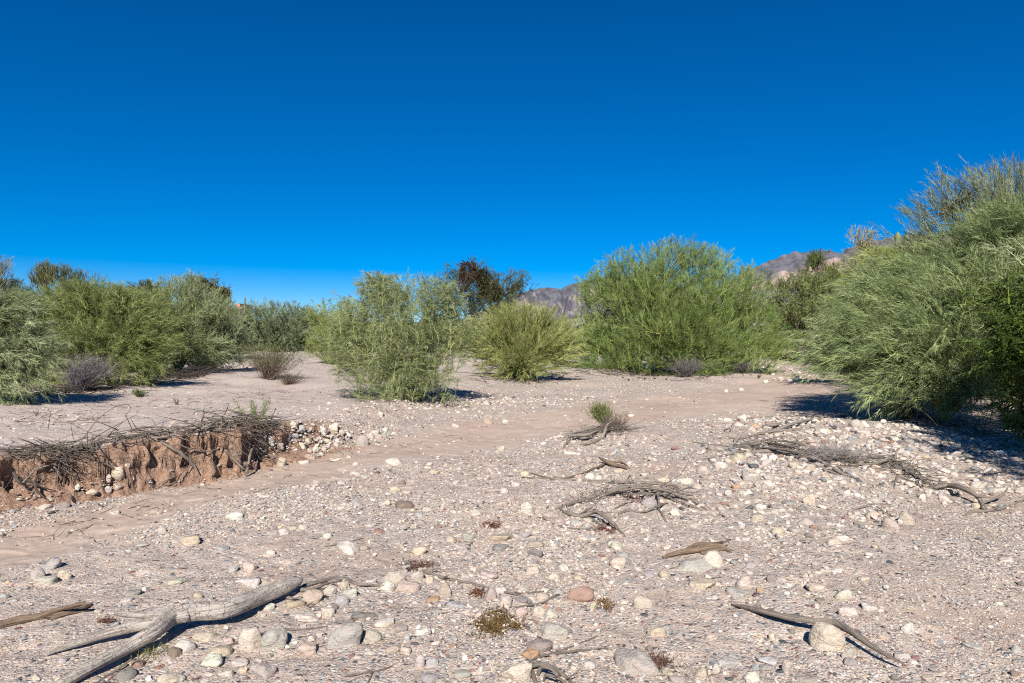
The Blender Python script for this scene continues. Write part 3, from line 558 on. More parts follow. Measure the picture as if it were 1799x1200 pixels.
plant('palo_verde_tree', 'yellow-green tree crown just below the twin saguaros on the right slope', 'tree', (1570, 640), [(1560, 452, 42, 22), (1612, 448, 44, 20), (1590, 480, 64, 30), (1520, 490, 38, 28), (1545, 520, 54, 34), (1600, 510, 60, 40)], Y=34, seed=22, ncl=900, spc=9, Bn=11, L=.5, bl=.27, bw=.0125, PL=1.1, droop=.1, up=.4, sweep=(-.2, 0, .1), limbs=14, lr=.09, trunk_h=1, group=FARG, second=.08, **GY)
# the big trees on the right bank
plant('palo_verde_tree', 'tall blue-grey palo verde with bare dark limbs high against the sky at the right edge', 'tree', (1800, 700),
      [(1720, 440, 70, 40), (1650, 430, 50, 26), (1690, 345, 48, 28), (1760, 325, 52, 32), (1645, 366, 36, 14), (1830, 335, 60, 50), (1720, 385, 66, 28), (1780, 400, 66, 44), (1900, 400, 90, 90), (1625, 395, 26, 10), (1680, 300, 22, 12), (1770, 295, 30, 14)], Y=17, seed=23, ncl=900, spc=8, Bn=10, L=.36, bl=.22, bw=.0075, PL=1.25, droop=-.03, pdroop=.04, up=.2, rad=1.0, nrm=.2, jit=.28, sweep=(-.35, 0, .15), fork=.45, spread=.55,
      cA=(.175, .205, .12), cB=(.30, .325, .185), limbs=34, lr=.075, second=.6, trunk_h=1.4, bark=M_DARKBARK, group=RB)
plant('palo_verde_tree', 'spreading grey-green palo verde on the right bank, its long plumes sweeping left over shaded sand', 'tree', (1660, 742),
      [(1620, 480, 66, 32, 2), (1700, 468, 66, 40, 2), (1780, 470, 56, 56, 1), (1565, 520, 54, 38, 2), (1660, 530, 86, 50, 1), (1520, 575, 56, 38, 1.5), (1610, 600, 86, 50, 0), (1490, 612, 42, 28, 1.5), (1560, 640, 66, 36, 0), (1680, 605, 76, 60, 0), (1620, 660, 66, 30, -.4), (1700, 668, 56, 30, -.5), (1780, 590, 60, 80, 0), (1730, 540, 70, 60, 0), (1560, 480, 44, 26, 2.5), (1765, 425, 50, 34, 2), (1510, 540, 44, 30, 2), (1795, 390, 50, 46, 1), (1730, 425, 54, 34, 1.5), (1840, 420, 60, 60, .5)],
      seed=24, ncl=1700, spc=12, Bn=13, L=.40, bl=.23, bw=.0068, PL=1.25, droop=.08, pdroop=.16, up=.16, rad=.5, nrm=.4, jit=.26, sweep=(-.55, -.22, .1), fork=.40, spread=.5, limbs=26, lr=.06, second=.06, trunk_h=.3, group=RB, cA=(.155, .21, .088), cB=(.335, .39, .18), bmin=.55, pstem=2.0)
plant('palo_verde_tree', 'lower grey-green palo verde sweeping out over the sandy channel, left end of right bank', 'tree', (1500, 668),
      [(1490, 585, 40, 30), (1462, 608, 30, 20), (1520, 615, 46, 30), (1490, 638, 36, 18), (1530, 565, 46, 38), (1475, 560, 30, 26), (1520, 525, 36, 30)], seed=25, ncl=560, spc=10, Bn=12, L=.45, bl=.24, bw=.010, PL=1.2, droop=.15, pdroop=.18, up=.12, sweep=(-.55, -.2, 0), jit=.25, fork=.42, spread=.6, limbs=12, lr=.05, second=.08, group=RB, **GB)
plant('mesquite_tree', 'dark leafy bright green mesquite hanging in from the right edge', 'tree', (1860, 800),
      [(1795, 520, 44, 50), (1790, 600, 40, 54), (1820, 680, 46, 50), (1850, 600, 60, 120), (1800, 735, 40, 20), (1870, 720, 60, 60)], seed=26, ncl=620, spc=7, Bn=12, L=.25, bl=.07, bw=.012, PL=.6, droop=.3, pdroop=.3, up=.1, spread=1.1, jit=.5, fork=.8, cA=(.065, .105, .025), cB=(.12, .165, .045), limbs=22, lr=.05, second=.2, trunk_h=.5, bark=M_DARKBARK, group=RB, bmin=.5)
plant('palo_verde_tree', 'shaded understory palo verde behind the sweeping plumes on the right bank', 'tree', (1760, 690), [(1700, 620, 90, 66), (1790, 600, 90, 90), (1740, 690, 100, 40), (1650, 650, 66, 46), (1620, 560, 70, 50)], Y=17.5, seed=27, ncl=900, spc=7, Bn=11, L=.4, bl=.24, bw=.010, PL=1.0, droop=.1, up=.1, limbs=20, lr=.07, trunk_h=.4, group=RB, second=.1, cA=(.10, .13, .055), cB=(.15, .18, .085))
# a tree just outside the frame on the right throws the shade on the cobbles there
plant('palo_verde_tree', 'palo verde just outside the right edge of the photo, shading the cobbles there', 'tree', (2290, 950), [(2290, 450, 350, 270)], Y=6.2, seed=28, ncl=620, spc=9, Bn=9, L=.4, bl=.22, bw=.012, PL=.9, limbs=12, lr=.06, trunk_h=.6, group=RB, second=.1, **GB)
plant('palo_verde_tree', 'second palo verde outside the right edge, behind the leafy bright green mesquite', 'tree', (2120, 800), [(2120, 430, 250, 220)], Y=8.8, seed=29, ncl=620, spc=9, Bn=9, L=.4, bl=.22, bw=.012, PL=.9, limbs=12, lr=.06, trunk_h=.6, group=RB, second=.1, **GB)

# scrub on the flats before the mountains: an uncountable far mass
def far_scrub():
    rng = R(70); n = 3200
    Y = 70+880*rng.random(n)**1.5; X = Y*rng.uniform(-.95, .95, n); s = rng.uniform(1.3, 3.0, n)*(1+Y/900)
    k = 14; oi = np.repeat(np.arange(n), k); u = norm(rng.normal(size=(n*k, 3))); u[:, 2] = np.abs(u[:, 2])
    gz = zf(X, Y); O = np.stack([X, Y, gz], 1)[oi]+u*(s[oi]*rng.uniform(.4, 1, n*k))[:, None]*np.array([1.5, 1.2, 1.0])
    D = norm(u+.5*rng.normal(size=u.shape)); q = rng.random((n, 1)); col = (np.array([.055, .075, .035])*(1-q)+np.array([.13, .15, .075])*q)[oi]
    V, F, C = fan(rng, O, D, np.full(n*k, 1.0), 8, 1.0, .22, .1, 1.0, col)
    tag(link('distant_scrub', mesh_np('distant_scrub', V, F, M_LEAF, C)), 'far-off band of desert scrub at the foot of the mountains', 'scrub', kind='stuff')
far_scrub()

# ------------------------------------------------------------------ saguaros and the far house
def saguaro(px, top, bot, wpx, Y, seed, label):
    x = (px-CX)*Y/FPX; z0 = float(zf(x, Y)); zt = H+(CY-top)*Y/FPX; r = wpx*Y/FPX/2; h = zt-z0
    n, k = 40, 28; s = np.linspace(0, 1, n); th = np.arange(k)/k*2*math.pi
    prof = r*(.82+.18*sm(s*2))*np.sqrt(np.clip(1-np.clip((s*h-(h-r*1.2))/(r*1.2), 0, 1)**2, .002, 1))
    rr = prof[:, None]*(1+.12*np.cos(th*14))[None]
    V = np.stack([rr*np.cos(th), rr*np.sin(th), np.broadcast_to((s*h)[:, None], rr.shape)], -1).reshape(-1, 3)
    C = np.repeat((np.array([.17, .195, .10])*(1+.25*np.cos(th*14))[:, None])[None], n, 0).reshape(-1, 3)
    i, j = np.meshgrid(np.arange(n-1), np.arange(k), indexing='ij'); j2 = (j+1) % k
    F = np.stack([i*k+j, i*k+j2, (i+1)*k+j2, (i+1)*k+j], -1).reshape(-1, 4)
    o = link('saguaro', mesh_np('saguaro', V, F, M_PEB, C, True), None, (x, Y, z0)); tag(o, label, 'cactus', 'saguaros on the skyline')
saguaro(1577, 407, 600, 9, 52, 1, 'taller of the two saguaros on the right skyline, nearer the half-bare grey tree')
saguaro(1593, 409, 600, 9, 55, 2, 'shorter of the two saguaros on the right skyline, nearer the blue-grey palo verde')
saguaro(430, 522, 600, 2.6, 130, 3, 'thin lone saguaro on the left skyline beside the adobe house')
def box(x0, x1, y0, y1, z0, z1):
    V = [(x, y, z) for z in (z0, z1) for y in (y0, y1) for x in (x0, x1)]
    return np.array(V, float), np.array([(0, 2, 3, 1), (4, 5, 7, 6), (0, 1, 5, 4), (2, 6, 7, 3), (0, 4, 6, 2), (1, 3, 7, 5)])
def simple(name, boxes, mat, parent):
    Vs, Fs, n = [], [], 0
    for b in boxes: v, f = box(*b); Vs.append(v); Fs.append(f+n); n += 8
    return link(name, mesh_np(name, np.vstack(Vs), np.vstack(Fs), mat), parent)
def flat_mat(name, c, rough=.85):
    m, t, out = new_mat(name); tc = N(t, 'TexCoord'); n1 = N(t, 'TexNoise', Scale=3, Detail=4); t.links.new(tc.outputs['Object'], n1.inputs['Vector'])
    b = N(t, 'BsdfPrincipled', Roughness=rough); t.links.new(mix(t, n1.outputs[0], tuple(v*.85 for v in c), tuple(min(1, v*1.1) for v in c)), b.inputs['Base Color']); t.links.new(b.outputs[0], out.inputs[0]); return m
M_ADOBE = flat_mat('adobe_plaster', (.46, .22, .14)); M_ROOF = flat_mat('roof_gravel', (.35, .2, .15)); M_GLASS = flat_mat('dark_window_glass', (.03, .04, .05), .15)
def house(px, top, Y, wd, label):
    x = (px-CX)*Y/FPX; z0 = float(zf(x, Y)); zt = H+(CY-top)*Y/FPX-z0
    h = empty('adobe_house', (x, Y, z0), label, 'house', 'adobe houses beyond the shrubs')
    simple('wall', [(-wd, wd*.35, 0, 8, -.5, zt-.9), (wd*.35, wd, -.6, 7, -.5, zt)], M_ADOBE, h)
    simple('roof', [(-wd+.25, wd*.35-.25, .25, 7.75, zt-.9, zt-.75), (wd*.35+.25, wd-.25, -.35, 6.75, zt, zt+.12)], M_ROOF, h)
    for k in range(3):
        f = simple('window', [(-wd+1+k*wd*.42, -wd+1+k*wd*.42+1.1, -.06, .003, zt-2.6, zt-1.5)], M_ROOF, h)
        simple('pane', [(-wd+1.08+k*wd*.42, -wd+1.02+k*wd*.42+1.0, -.07, -.062, zt-2.52, zt-1.58)], M_GLASS, f)
house(411, 534, 150, 1.5, 'small pinkish adobe house peeping over the blue-grey shrub bank')
house(120, 522, 100, 4.0, 'pinkish adobe house behind the feathery palo verde, mostly hidden by shrubs')

# ------------------------------------------------------------------ small plants
def blades(rng, O, D, ln, bw, col, cj=.2):
    n = len(O); sd_ = norm(np.cross(D, rng.normal(size=(n, 3))))*(bw/2)
    V = np.stack([O-sd_, O+sd_, O+D*ln[:, None]], 1).reshape(-1, 3)
    C = np.repeat(col*(1+cj*rng.normal(size=(n, 1))).clip(.3, 2), 3, 0); return V, np.arange(3*n).reshape(-1, 3), C
def bushlet(name, label, cat, px, py, wpx, hpx, seed, stemc, n=160, leaf=None, nleaf=0, leaf_zone=(.5, 1), spread=1.0, sweep=(0, 0, 0), bw=.004, group=None, leafl=.07, leafw=.006):
    """dead or half-green small bush: stiff stems fanning from the foot with side twigs; optional green tips"""
    rng = R(seed); b = rays([(px, py)])[0]; k = b[1]/FPX; hgt = hpx*k; wd = wpx*k/2
    D = rng.normal(size=(n, 3))*[wd, wd*.8, 0]*.55*spread; D[:, 2] = hgt*rng.uniform(.45, 1, n); D = D+np.array(sweep)*hgt
    ln = np.linalg.norm(D, axis=1); D = D/ln[:, None]; ln = np.minimum(ln, np.hypot(wd, hgt))
    O = rng.normal(size=(n, 3))*[wd*.12, wd*.12, 0]
    sc = np.array(stemc)*np.ones((n, 1)); V, F, C = blades(rng, O, D, ln, bw*1.6, sc)
    m = n*6; i = rng.integers(0, n, m); t = rng.uniform(.25, .95, m); O2 = O[i]+D[i]*(ln[i]*t)[:, None]; D2 = norm(D[i]+.55*rng.normal(size=(m, 3)))
    V2, F2, C2 = blades(rng, O2, D2, ln[i]*.35*rng.uniform(.3, 1, m), bw, np.array(stemc)*np.ones((m, 1)))
    V, F, C = np.vstack([V, V2]), np.vstack([F, F2+len(V)]), np.vstack([C, C2]); V[:, 2] = np.maximum(V[:, 2], -.02)
    if not leaf:
        return tag(link(name, mesh_np(name, V, F, M_LEAF, C), None, b), label, cat, group)
    o = empty(name, b, label, cat, group); link('stems', mesh_np(name+'_stems', V, F, M_LEAF, C), o)
    i = rng.integers(0, n, nleaf); t = rng.uniform(*leaf_zone, nleaf); O3 = O[i]+D[i]*(ln[i]*t)[:, None]+rng.normal(size=(nleaf, 3))*hgt*.05; D3 = norm(D[i]+.45*rng.normal(size=(nleaf, 3))+[0, 0, .3])
    V, F, C = blades(rng, O3, D3, leafl*rng.uniform(.5, 1.2, nleaf), leafw, np.array(leaf)*np.ones((nleaf, 1)))
    link('foliage', mesh_np(name+'_foliage', V, F, M_LEAF, C), o); return o
GREY = (.23, .20, .19)
bushlet('desert_broom', 'small bright green broom tuft growing from a grey dead root heap in mid-channel', 'shrub', 1064, 752, 58, 46, 80, (.20, .165, .13), 90, (.14, .175, .05), 1500, (.55, 1.0), .6, (-.22, 0, 0), .006, leafl=.10, leafw=.008)
bushlet('dead_bush', 'spiky brown dead tuft beside the green broom tuft', 'dead bush', 1082, 757, 46, 34, 81, (.17, .13, .10), 150, spread=1.1, bw=.005)
bushlet('dead_bush', 'purple-grey leafless bush in front of the broad yellow-green shrub', 'dead bush', 138, 686, 95, 66, 82, (.185, .165, .17), 420, spread=1.0, sweep=(.25, 0, 0), bw=.008)
bushlet('bursage_bush', 'rounded half-green bush with brown stems alone on the pale sand', 'shrub', 473, 666, 92, 62, 83, (.17, .125, .10), 260, (.13, .155, .06), 2600, (.6, 1.05), 1.25, (.05, 0, 0), .010, leafl=.14, leafw=.012)
bushlet('bursage_bush', 'flattened brown twiggy bush lying right of the half-green bush', 'dead bush', 505, 675, 48, 24, 84, (.15, .11, .085), 120, (.12, .14, .06), 240, (.6, 1), 1.3, (.2, 0, 0), .008, leafl=.1, leafw=.01)
bushlet('seedling_tree', 'slender green seedling rising from the brush at the bank edge', 'seedling', 449, 752, 66, 50, 85, (.15, .17, .06), 16, (.16, .20, .08), 520, (.4, 1.0), 1.0, (.1, 0, 0), .006, leafl=.07, leafw=.006)
bushlet('low_weed', 'low round grey-green weed on the pale sand near the dead bush', 'weed', 246, 697, 26, 13, 86, (.13, .14, .08), 90, (.12, .15, .065), 500, (.3, 1), 1.2, leafl=.06, leafw=.014)
bushlet('dry_sprig', 'dry brown sprig on the pale sand above the arched stem', 'sprig', 311, 711, 16, 14, 87, (.17, .12, .09), 14, bw=.008)
bushlet('dry_sprig', 'tiny dry sprig on the pale sand near the left edge', 'sprig', 64, 731, 12, 13, 88, (.14, .10, .08), 12, bw=.006)
bushlet('dead_bush', 'silvery tangle of fine dead twigs lying on the right driftwood line', 'dead bush', 1478, 812, 96, 36, 89, (.33, .30, .28), 420, spread=1.3, sweep=(-.3, 0, 0), bw=.0035)
bushlet('dead_bush', 'dark grey dead bush under the skirt of the biggest palo verde, left one', 'dead bush', 1205, 662, 60, 34, 90, (.15, .135, .13), 260, spread=1.1, bw=.014)
bushlet('dead_bush', 'dark grey dead bush under the skirt of the biggest palo verde, right one', 'dead bush', 1306, 656, 44, 22, 91, (.14, .125, .12), 160, spread=1.1, bw=.014)
bushlet('dry_sprig', 'thin dry sprig right of the green broom tuft on the sand', 'sprig', 1103, 732, 14, 10, 92, (.15, .11, .09), 12, bw=.007)
bushlet('low_weed', 'tiny green weed near the gravel edge in front of the biggest palo verde', 'weed', 1333, 665, 8, 7, 93, (.12, .14, .07), 40, (.13, .16, .06), 120, (.3, 1), 1, leafl=.07, leafw=.02)
bushlet('dead_bush', 'brown dry twigs at the foot of the spreading right-bank palo verde', 'dead bush', 1590, 735, 90, 44, 94, (.22, .17, .11), 200, spread=1.2, sweep=(-.2, 0, 0), bw=.006)
for k, (px, py) in enumerate(((1094, 664), (1105, 669), (1133, 667), (1150, 666), (1123, 665), (1170, 668))):
    bushlet('low_weed', 'one of the tiny dark weeds dotting the gravel before the biggest palo verde', 'weed', px, py, 5, 3.4, 300+k, (.06, .07, .03), 16, group='tiny weeds before the big palo verde', bw=.02)
def mat_plant(px, py, wpx, hpx, n, col, label, seed, hz=.016):
    rng = R(seed); b = rays([(px, py)])[0]; rx = wpx/2*b[1]/FPX; ry = hpx/2*b[1]**2/FPX/H
    g = 26; gc = rng.normal(size=(g, 2))*.38; i = rng.integers(0, g, n); q = gc[i]+rng.normal(size=(n, 2))*.21
    X, Y = b[0]+q[:, 0]*rx, b[1]+q[:, 1]*ry; O = np.stack([X, Y, zf(X, Y)+rng.uniform(0, hz, n)], 1)
    D = norm(rng.normal(size=(n, 3))*[1, 1, .5]+[0, 0, .25]); V, F, C = blades(rng, O, D, rng.uniform(.010, .032, n), .007, np.array(col)*np.ones((n, 1)), .35)
    e_ = np.concatenate([gc, gc+rng.normal(size=(g, 2))*.25]); e_ = np.stack([b[0]+e_[:, 0]*rx, b[1]+e_[:, 1]*ry], 1); ez = zf(e_[:, 0], e_[:, 1])+.006; c0 = np.repeat(b[None]+[0, 0, .008], len(e_), 0)
    E3 = np.concatenate([e_, ez[:, None]], 1); sw = norm(np.cross(E3-c0, [0, 0, 1.]))*.0035      # creeping stems from the root
    V2 = np.stack([c0-sw, c0+sw, E3], 1).reshape(-1, 3); F = np.vstack([F, np.arange(len(V2)).reshape(-1, 3)+len(V)]); V = np.vstack([V, V2]); C = np.vstack([C, np.repeat(np.array(col)[None]*.9, len(V2), 0)])
    tag(link('mat_weed', mesh_np('mat_weed', V-b, F, M_LEAF, C), None, b), label, 'weed', 'ground-hugging weeds on the gravel')
RED = (.15, .09, .07)
mat_plant(868, 1100, 96, 46, 1300, (.14, .092, .04), 'olive-brown ground-hugging weed, the widest mat on the gravel near the bottom', 100)
mat_plant(735, 997, 74, 14, 420, RED, 'dark red mat of dry weed beside the long thin twig', 101)
mat_plant(1112, 875, 52, 20, 420, RED, 'rusty red dry weed mat under the fallen branches', 102)
mat_plant(1062, 930, 44, 18, 300, (.16, .07, .05), 'red-brown dry weed mat at the tips of the lower fallen branch', 103)
mat_plant(862, 924, 44, 12, 260, (.16, .08, .055), 'faint reddish weed patch left of the pale wedge by the branches', 104)
mat_plant(1160, 1165, 50, 46, 260, RED, 'scattered red weed beside the long grey boulder', 105)
mat_plant(840, 1042, 36, 20, 260, (.17, .08, .05), 'reddish weed beside the mauve-brown stone', 106)
mat_plant(1063, 1065, 30, 22, 200, (.18, .11, .06), 'small reddish weed right of the brick red rock', 107)
mat_plant(186, 1093, 30, 7, 140, RED, 'thin red weed strip above the fork of the log', 108)
rng = R(109); b = rays([(262, 1150)])[0]; n = 110; O = rng.normal(size=(n, 3))*[.055, .04, 0]; D = norm(rng.normal(size=(n, 3))*[.5, .4, .1]+[0, 0, .6])
V, F, C = blades(rng, O, D, rng.uniform(.03, .09, n), .004, np.array([.17, .17, .06])*np.ones((n, 1)))
tag(link('grass_tuft', mesh_np('grass_tuft', V, F, M_LEAF, C), None, b), 'small yellowish grass tuft under the forked log', 'grass')

# ------------------------------------------------------------------ dead wood
def wood_tube(pts, sides, sub, rough, seed):
    """pts: (px, py, radius in photo pixels[, lift of the centre in metres])"""
    pts = [(p[0], p[1], p[2]*.78, *p[3:]) for p in pts]
    g = rays([p[:2] for p in pts], .0); rr = np.array([p[2] for p in pts])*g[:, 1]/FPX
    lift = np.array([p[3] if len(p) > 3 else 0.8*r for p, r in zip(pts, rr)])
    P = rays([p[:2] for p in pts], np.maximum(lift, .002)); rr = np.array([p[2] for p in pts])*P[:, 1]/FPX
    return tube(P, rr, sides, rough, seed, sub), P
def wood(name, label, cat, tubes, mat=None, sides=9, sub=5, rough=.26, seed=0, group='dead branches on the gravel', main='stem'):
    rs = R(seed+900)
    if group.startswith(('branch heap', 'driftwood line')): tubes = [[(p_[0], p_[1], p_[2]*.8, *[v*.75 for v in p_[3:]]) for p_ in t_] for t_ in tubes]
    if group.startswith('brush'): tubes = [[(p_[0], p_[1], p_[2]*.72, *p_[3:]) for p_ in t_] for t_ in tubes]
    if name.endswith(('branch', 'twig', 'root', 'tangle')) and name != 'arched_twig':
        ex = []
        for t_ in tubes:
            for q in range(int(rs.integers(1, 4))):
                k = int(rs.integers(0, len(t_)-1)); a_, b_ = t_[k], t_[k+1]; f = rs.random(); px, py = a_[0]*(1-f)+b_[0]*f, a_[1]*(1-f)+b_[1]*f; r0 = (a_[2]*(1-f)+b_[2]*f)
                if r0 < 1.6: continue
                sg = np.sign(b_[0]-a_[0]); ln = rs.uniform(5, 10)*r0*.6; up_ = rs.uniform(-.5, .9); h0 = max(a_[3] if len(a_) > 3 else 0, .8*r0*.005)
                ex.append([(px, py, r0*.5, h0+.005), (px+sg*ln*.5, py-up_*ln*.35, r0*.34, h0+.03*max(up_, 0)+.005), (px+sg*ln*rs.uniform(.8, 1.1), py-up_*ln*.7, r0*.12, h0+.06*max(up_, 0)+.004)])
        tubes = list(tubes)+ex
    mat = mat or M_WOOD; T = [wood_tube(t_, sides, sub, rough, seed+7*k) for k, t_ in enumerate(tubes)]
    org = T[0][1].mean(0); org[2] = zf(org[0], org[1])
    if len(T) == 1:
        m = MB(); m.add(T[0][0]); return tag(m.build(name, mat, None, org), label, cat, group)
    o = empty(name, org, label, cat, group)
    for k, (t_, _) in enumerate(T):
        m = MB(); m.add(t_); m.build(main if k == 0 else 'branch', mat, o, org)
    return o
wood('forked_log', 'thick weathered grey forked log lying on the gravel at the lower left', 'log',
     [[(100, 1207, 12.0, 0.031), (165, 1168, 15.6, 0.050), (225, 1136, 16.6, 0.068), (268, 1112, 17.5, 0.087), (300, 1086, 17.5, 0.093), (340, 1076, 20.2, 0.093), (395, 1070, 21.2, 0.087), (450, 1049, 20.2, 0.081), (500, 1031, 17.5, 0.074), (524, 1021, 10.1, 0.074), (531, 1018, 2.8, 0.074)],
      [(330, 1080, 16.6, 0.093), (285, 1090, 12.9, 0.087), (235, 1101, 12.0, 0.068), (190, 1112, 11.0, 0.050), (150, 1125, 9.2, 0.037), (115, 1137, 6.4, 0.025), (82, 1150, 2.8, 0.012)],
      [(318, 1076, 12.9, 0.099), (265, 1080, 9.2, 0.105), (215, 1079, 6.4, 0.112), (201, 1076, 2.8, 0.112)]], M_LOG, 16, 7, .10, 3, 'big driftwood pieces', 'trunk')
wood('bark_slab', 'splintered brown bark slab at the left edge above the forked log', 'wood', [[(-12, 1102, 9), (30, 1090, 10), (70, 1082, 9), (110, 1077, 9), (140, 1070, 6), (163, 1062, 2)], [(60, 1086, 7), (105, 1070, 5, .05), (140, 1062, 4, .07), (162, 1060, 2, .08)], [(90, 1086, 5), (130, 1076, 4), (172, 1071, 2)]], M_BARK, 7, 4, .5, 11, 'big driftwood pieces', 'slab')
wood('root_twig', 'twisted grey root end just right of the forked log tip', 'branch', [[(532, 1030, 5), (560, 1022, 5), (600, 1016, 4), (628, 1026, 3.5), (660, 1029, 3), (690, 1037, 2)], [(528, 1036, 6), (550, 1036, 4.5), (570, 1026, 3), (600, 1020, 2)], [(505, 1050, 5), (525, 1056, 4), (545, 1067, 2.5)]], seed=12)
wood('long_twig', 'long thin twig running right from the grey stone cluster to the brick red rock', 'branch', [[(745, 1003, 4), (775, 1014, 3.5), (808, 1021, 3), (840, 1028, 2.8), (880, 1038, 2.4), (912, 1046, 2), (930, 1053, 1)], [(755, 1008, 3), (762, 1000, 2, .03), (775, 1000, 1, .04)], [(885, 1040, 2), (925, 1042, 1.6), (970, 1036, 1)]], seed=13)
wood('curved_twig', 'dark curved twig ending at the brick red rock', 'branch', [[(874, 1072, 2), (910, 1066, 2.2), (950, 1060, 2.4), (972, 1048, 2.2), (991, 1041, 1.6)]], seed=14)
wood('weathered_branch', 'long weathered grey branch bending behind the cracked cream boulder', 'branch', [[(1285, 1062, 2.5), (1310, 1067, 5), (1345, 1075, 6, .045), (1385, 1084, 7, .06), (1425, 1090, 7.5, .07), (1465, 1094, 8, .08), (1500, 1112, 7.5, .07), (1535, 1138, 6, .06), (1565, 1155, 4.5, .05), (1588, 1167, 2, .04)], [(1330, 1073, 4), (1370, 1086, 3), (1400, 1096, 1.5)]], seed=15)
wood('driftwood_chunk', 'split brown driftwood chunk leaning on the big pale slab', 'wood', [[(1165, 979, 4), (1190, 972, 7), (1225, 966, 8), (1262, 960, 8), (1282, 966, 4)], [(1205, 966, 4), (1225, 956, 4), (1255, 956, 4.5), (1272, 952, 3, .06), (1284, 948, 1.5, .07)], [(1232, 972, 4), (1268, 965, 4), (1285, 970, 2)]], M_BARK, seed=16, rough=.35, group='big driftwood pieces', main='slab')
wood('root_tangle', 'tangle of curved grey roots at the bottom edge beside the large cream boulder', 'branch', [[(926, 1160, 4), (934, 1178, 5), (944, 1205, 5)], [(938, 1168, 6), (965, 1170, 5, .05), (990, 1186, 4), (1010, 1205, 4)], [(945, 1186, 4), (952, 1172, 4, .05), (975, 1180, 4, .06), (985, 1205, 4)], [(955, 1196, 3), (960, 1186, 3, .04), (985, 1194, 3, .04), (1000, 1208, 2)]], seed=17)
wood('forked_twig', 'thin forked twig pointing from the bottom roots towards the long grey boulder', 'branch', [[(928, 1162, 2), (955, 1152, 3), (985, 1147, 3), (1030, 1142, 2.5), (1068, 1139, 1.5)], [(960, 1152, 2.5), (1000, 1138, 2), (1040, 1122, 1.8), (1082, 1104, 1)]], seed=18)
wood('forked_twig', 'thin forked twig at the bottom, below the smooth oval cobble', 'branch', [[(605, 1188, 1.5), (640, 1183, 2), (675, 1176, 2), (708, 1160, 1.4)], [(655, 1181, 2), (648, 1196, 1.8), (643, 1205, 1.5)]], seed=19)
wood('thin_twig', 'thin straight twig behind the white wedge stone', 'branch', [[(570, 960, 1.2), (600, 955, 1.5), (640, 945, 1)]], seed=20)
wood('thin_twig', 'thin twig running into the pair of rounded cream cobbles', 'branch', [[(400, 1134, 3), (440, 1122, 3), (480, 1108, 3), (540, 1106, 2), (575, 1100, 1)]], seed=21)
wood('thin_twig', 'thin twig half under the lower end of the forked log', 'branch', [[(165, 1203, 3), (200, 1180, 3), (228, 1160, 2, .05), (231, 1152, 1, .08)], [(190, 1195, 2), (225, 1168, 2)]], seed=22)
# heap of branches in the middle distance
G2 = 'branch heap in the middle of the gravel bar'
wood('straight_branch', 'long straight grey branch, topmost of the middle heap', 'branch', [[(915, 838, 1), (960, 841, 2.4), (1020, 844, 3), (1080, 847, 4), (1130, 848, 4.5), (1170, 850, 4.5), (1188, 855, 4), (1188, 863, 3)], [(1100, 848, 3), (1104, 840, 2.4, .08), (1107, 835, 1.5, .13)]], seed=30, group=G2)
wood('bent_branch', 'long bent grey branch crossing the middle heap from lower left', 'branch', [[(976, 894, 3), (1000, 886, 5), (1030, 877, 5.5), (1060, 870, 5), (1080, 862, 5, .09), (1110, 855, 5, .1), (1145, 856, 5, .1), (1180, 866, 4, .08), (1215, 880, 3.5), (1243, 897, 1.5)], [(1060, 868, 4), (1080, 858, 3, .1), (1102, 850, 2.5, .13), (1106, 843, 1.5, .16)], [(1150, 860, 3), (1185, 880, 3), (1232, 896, 1.4)], [(1165, 862, 3), (1200, 868, 2.5), (1228, 872, 1)], [(1045, 874, 3), (1062, 858, 2, .1), (1070, 852, 1, .12)]], seed=31, group=G2)
wood('bundled_branch', 'bundle of grey sticks lying along the top of the middle heap', 'branch', [[(1090, 862, 3, .1), (1130, 857, 3, .12), (1170, 862, 3, .12), (1190, 872, 2.5)], [(1110, 858, 3, .12), (1150, 850, 3, .13), (1185, 858, 2, .1)], [(1125, 864, 2.5, .1), (1165, 872, 3), (1205, 886, 2)], [(1080, 868, 2), (1130, 868, 2, .08), (1175, 868, 2, .08)], [(1140, 856, 2.5, .1), (1180, 876, 2.5), (1225, 890, 2)]], seed=32, group=G2)
wood('crooked_branch', 'thick crooked branch in front, lower right of the cream rock by the branches', 'branch', [[(985, 896, 4), (1000, 903, 6), (1022, 907, 6.5), (1045, 899, 6, .1), (1060, 906, 5, .1), (1075, 918, 4.5, .08), (1086, 930, 3.5), (1097, 940, 2)], [(1030, 907, 4), (1050, 918, 3), (1058, 926, 2)], [(1040, 932, 3), (1062, 922, 3), (1080, 920, 2.5), (1090, 938, 1.4)], [(995, 927, 2), (1030, 930, 2.4), (1055, 927, 1.5)], [(1018, 905, 3.5), (1032, 895, 2.5, .1), (1040, 892, 1.5, .12)]], seed=33, group=G2)
wood('pale_branch', 'pale bleached branch lying right of the rusty weed mat', 'branch', [[(1087, 903, 3), (1105, 897, 3), (1130, 900, 3), (1152, 890, 3, .05), (1172, 884, 2)], [(1078, 895, 1), (1095, 885, 1.5, .03), (1112, 882, 1)]], seed=34, group=G2)
wood('hanging_branch', 'dark stick pointing down out of the right side of the middle heap', 'branch', [[(1155, 864, 3.5, .1), (1157, 880, 3, .07), (1158, 895, 3), (1165, 907, 3), (1171, 917, 2)]], seed=35, group=G2)
wood('brown_stump', 'reddish brown wood piece with a thin trailing branch, above the middle heap', 'wood', [[(1053, 804, 2, .09), (1065, 810, 6, .07), (1085, 818, 6), (1104, 823, 5)], [(1062, 815, 4), (1040, 825, 3), (1010, 836, 2.6), (975, 841, 2.4), (945, 835, 2), (922, 828, 1)], [(1070, 812, 3), (1090, 812, 3), (1102, 818, 1.5)]], M_BARK, seed=36, group=G2, rough=.3)
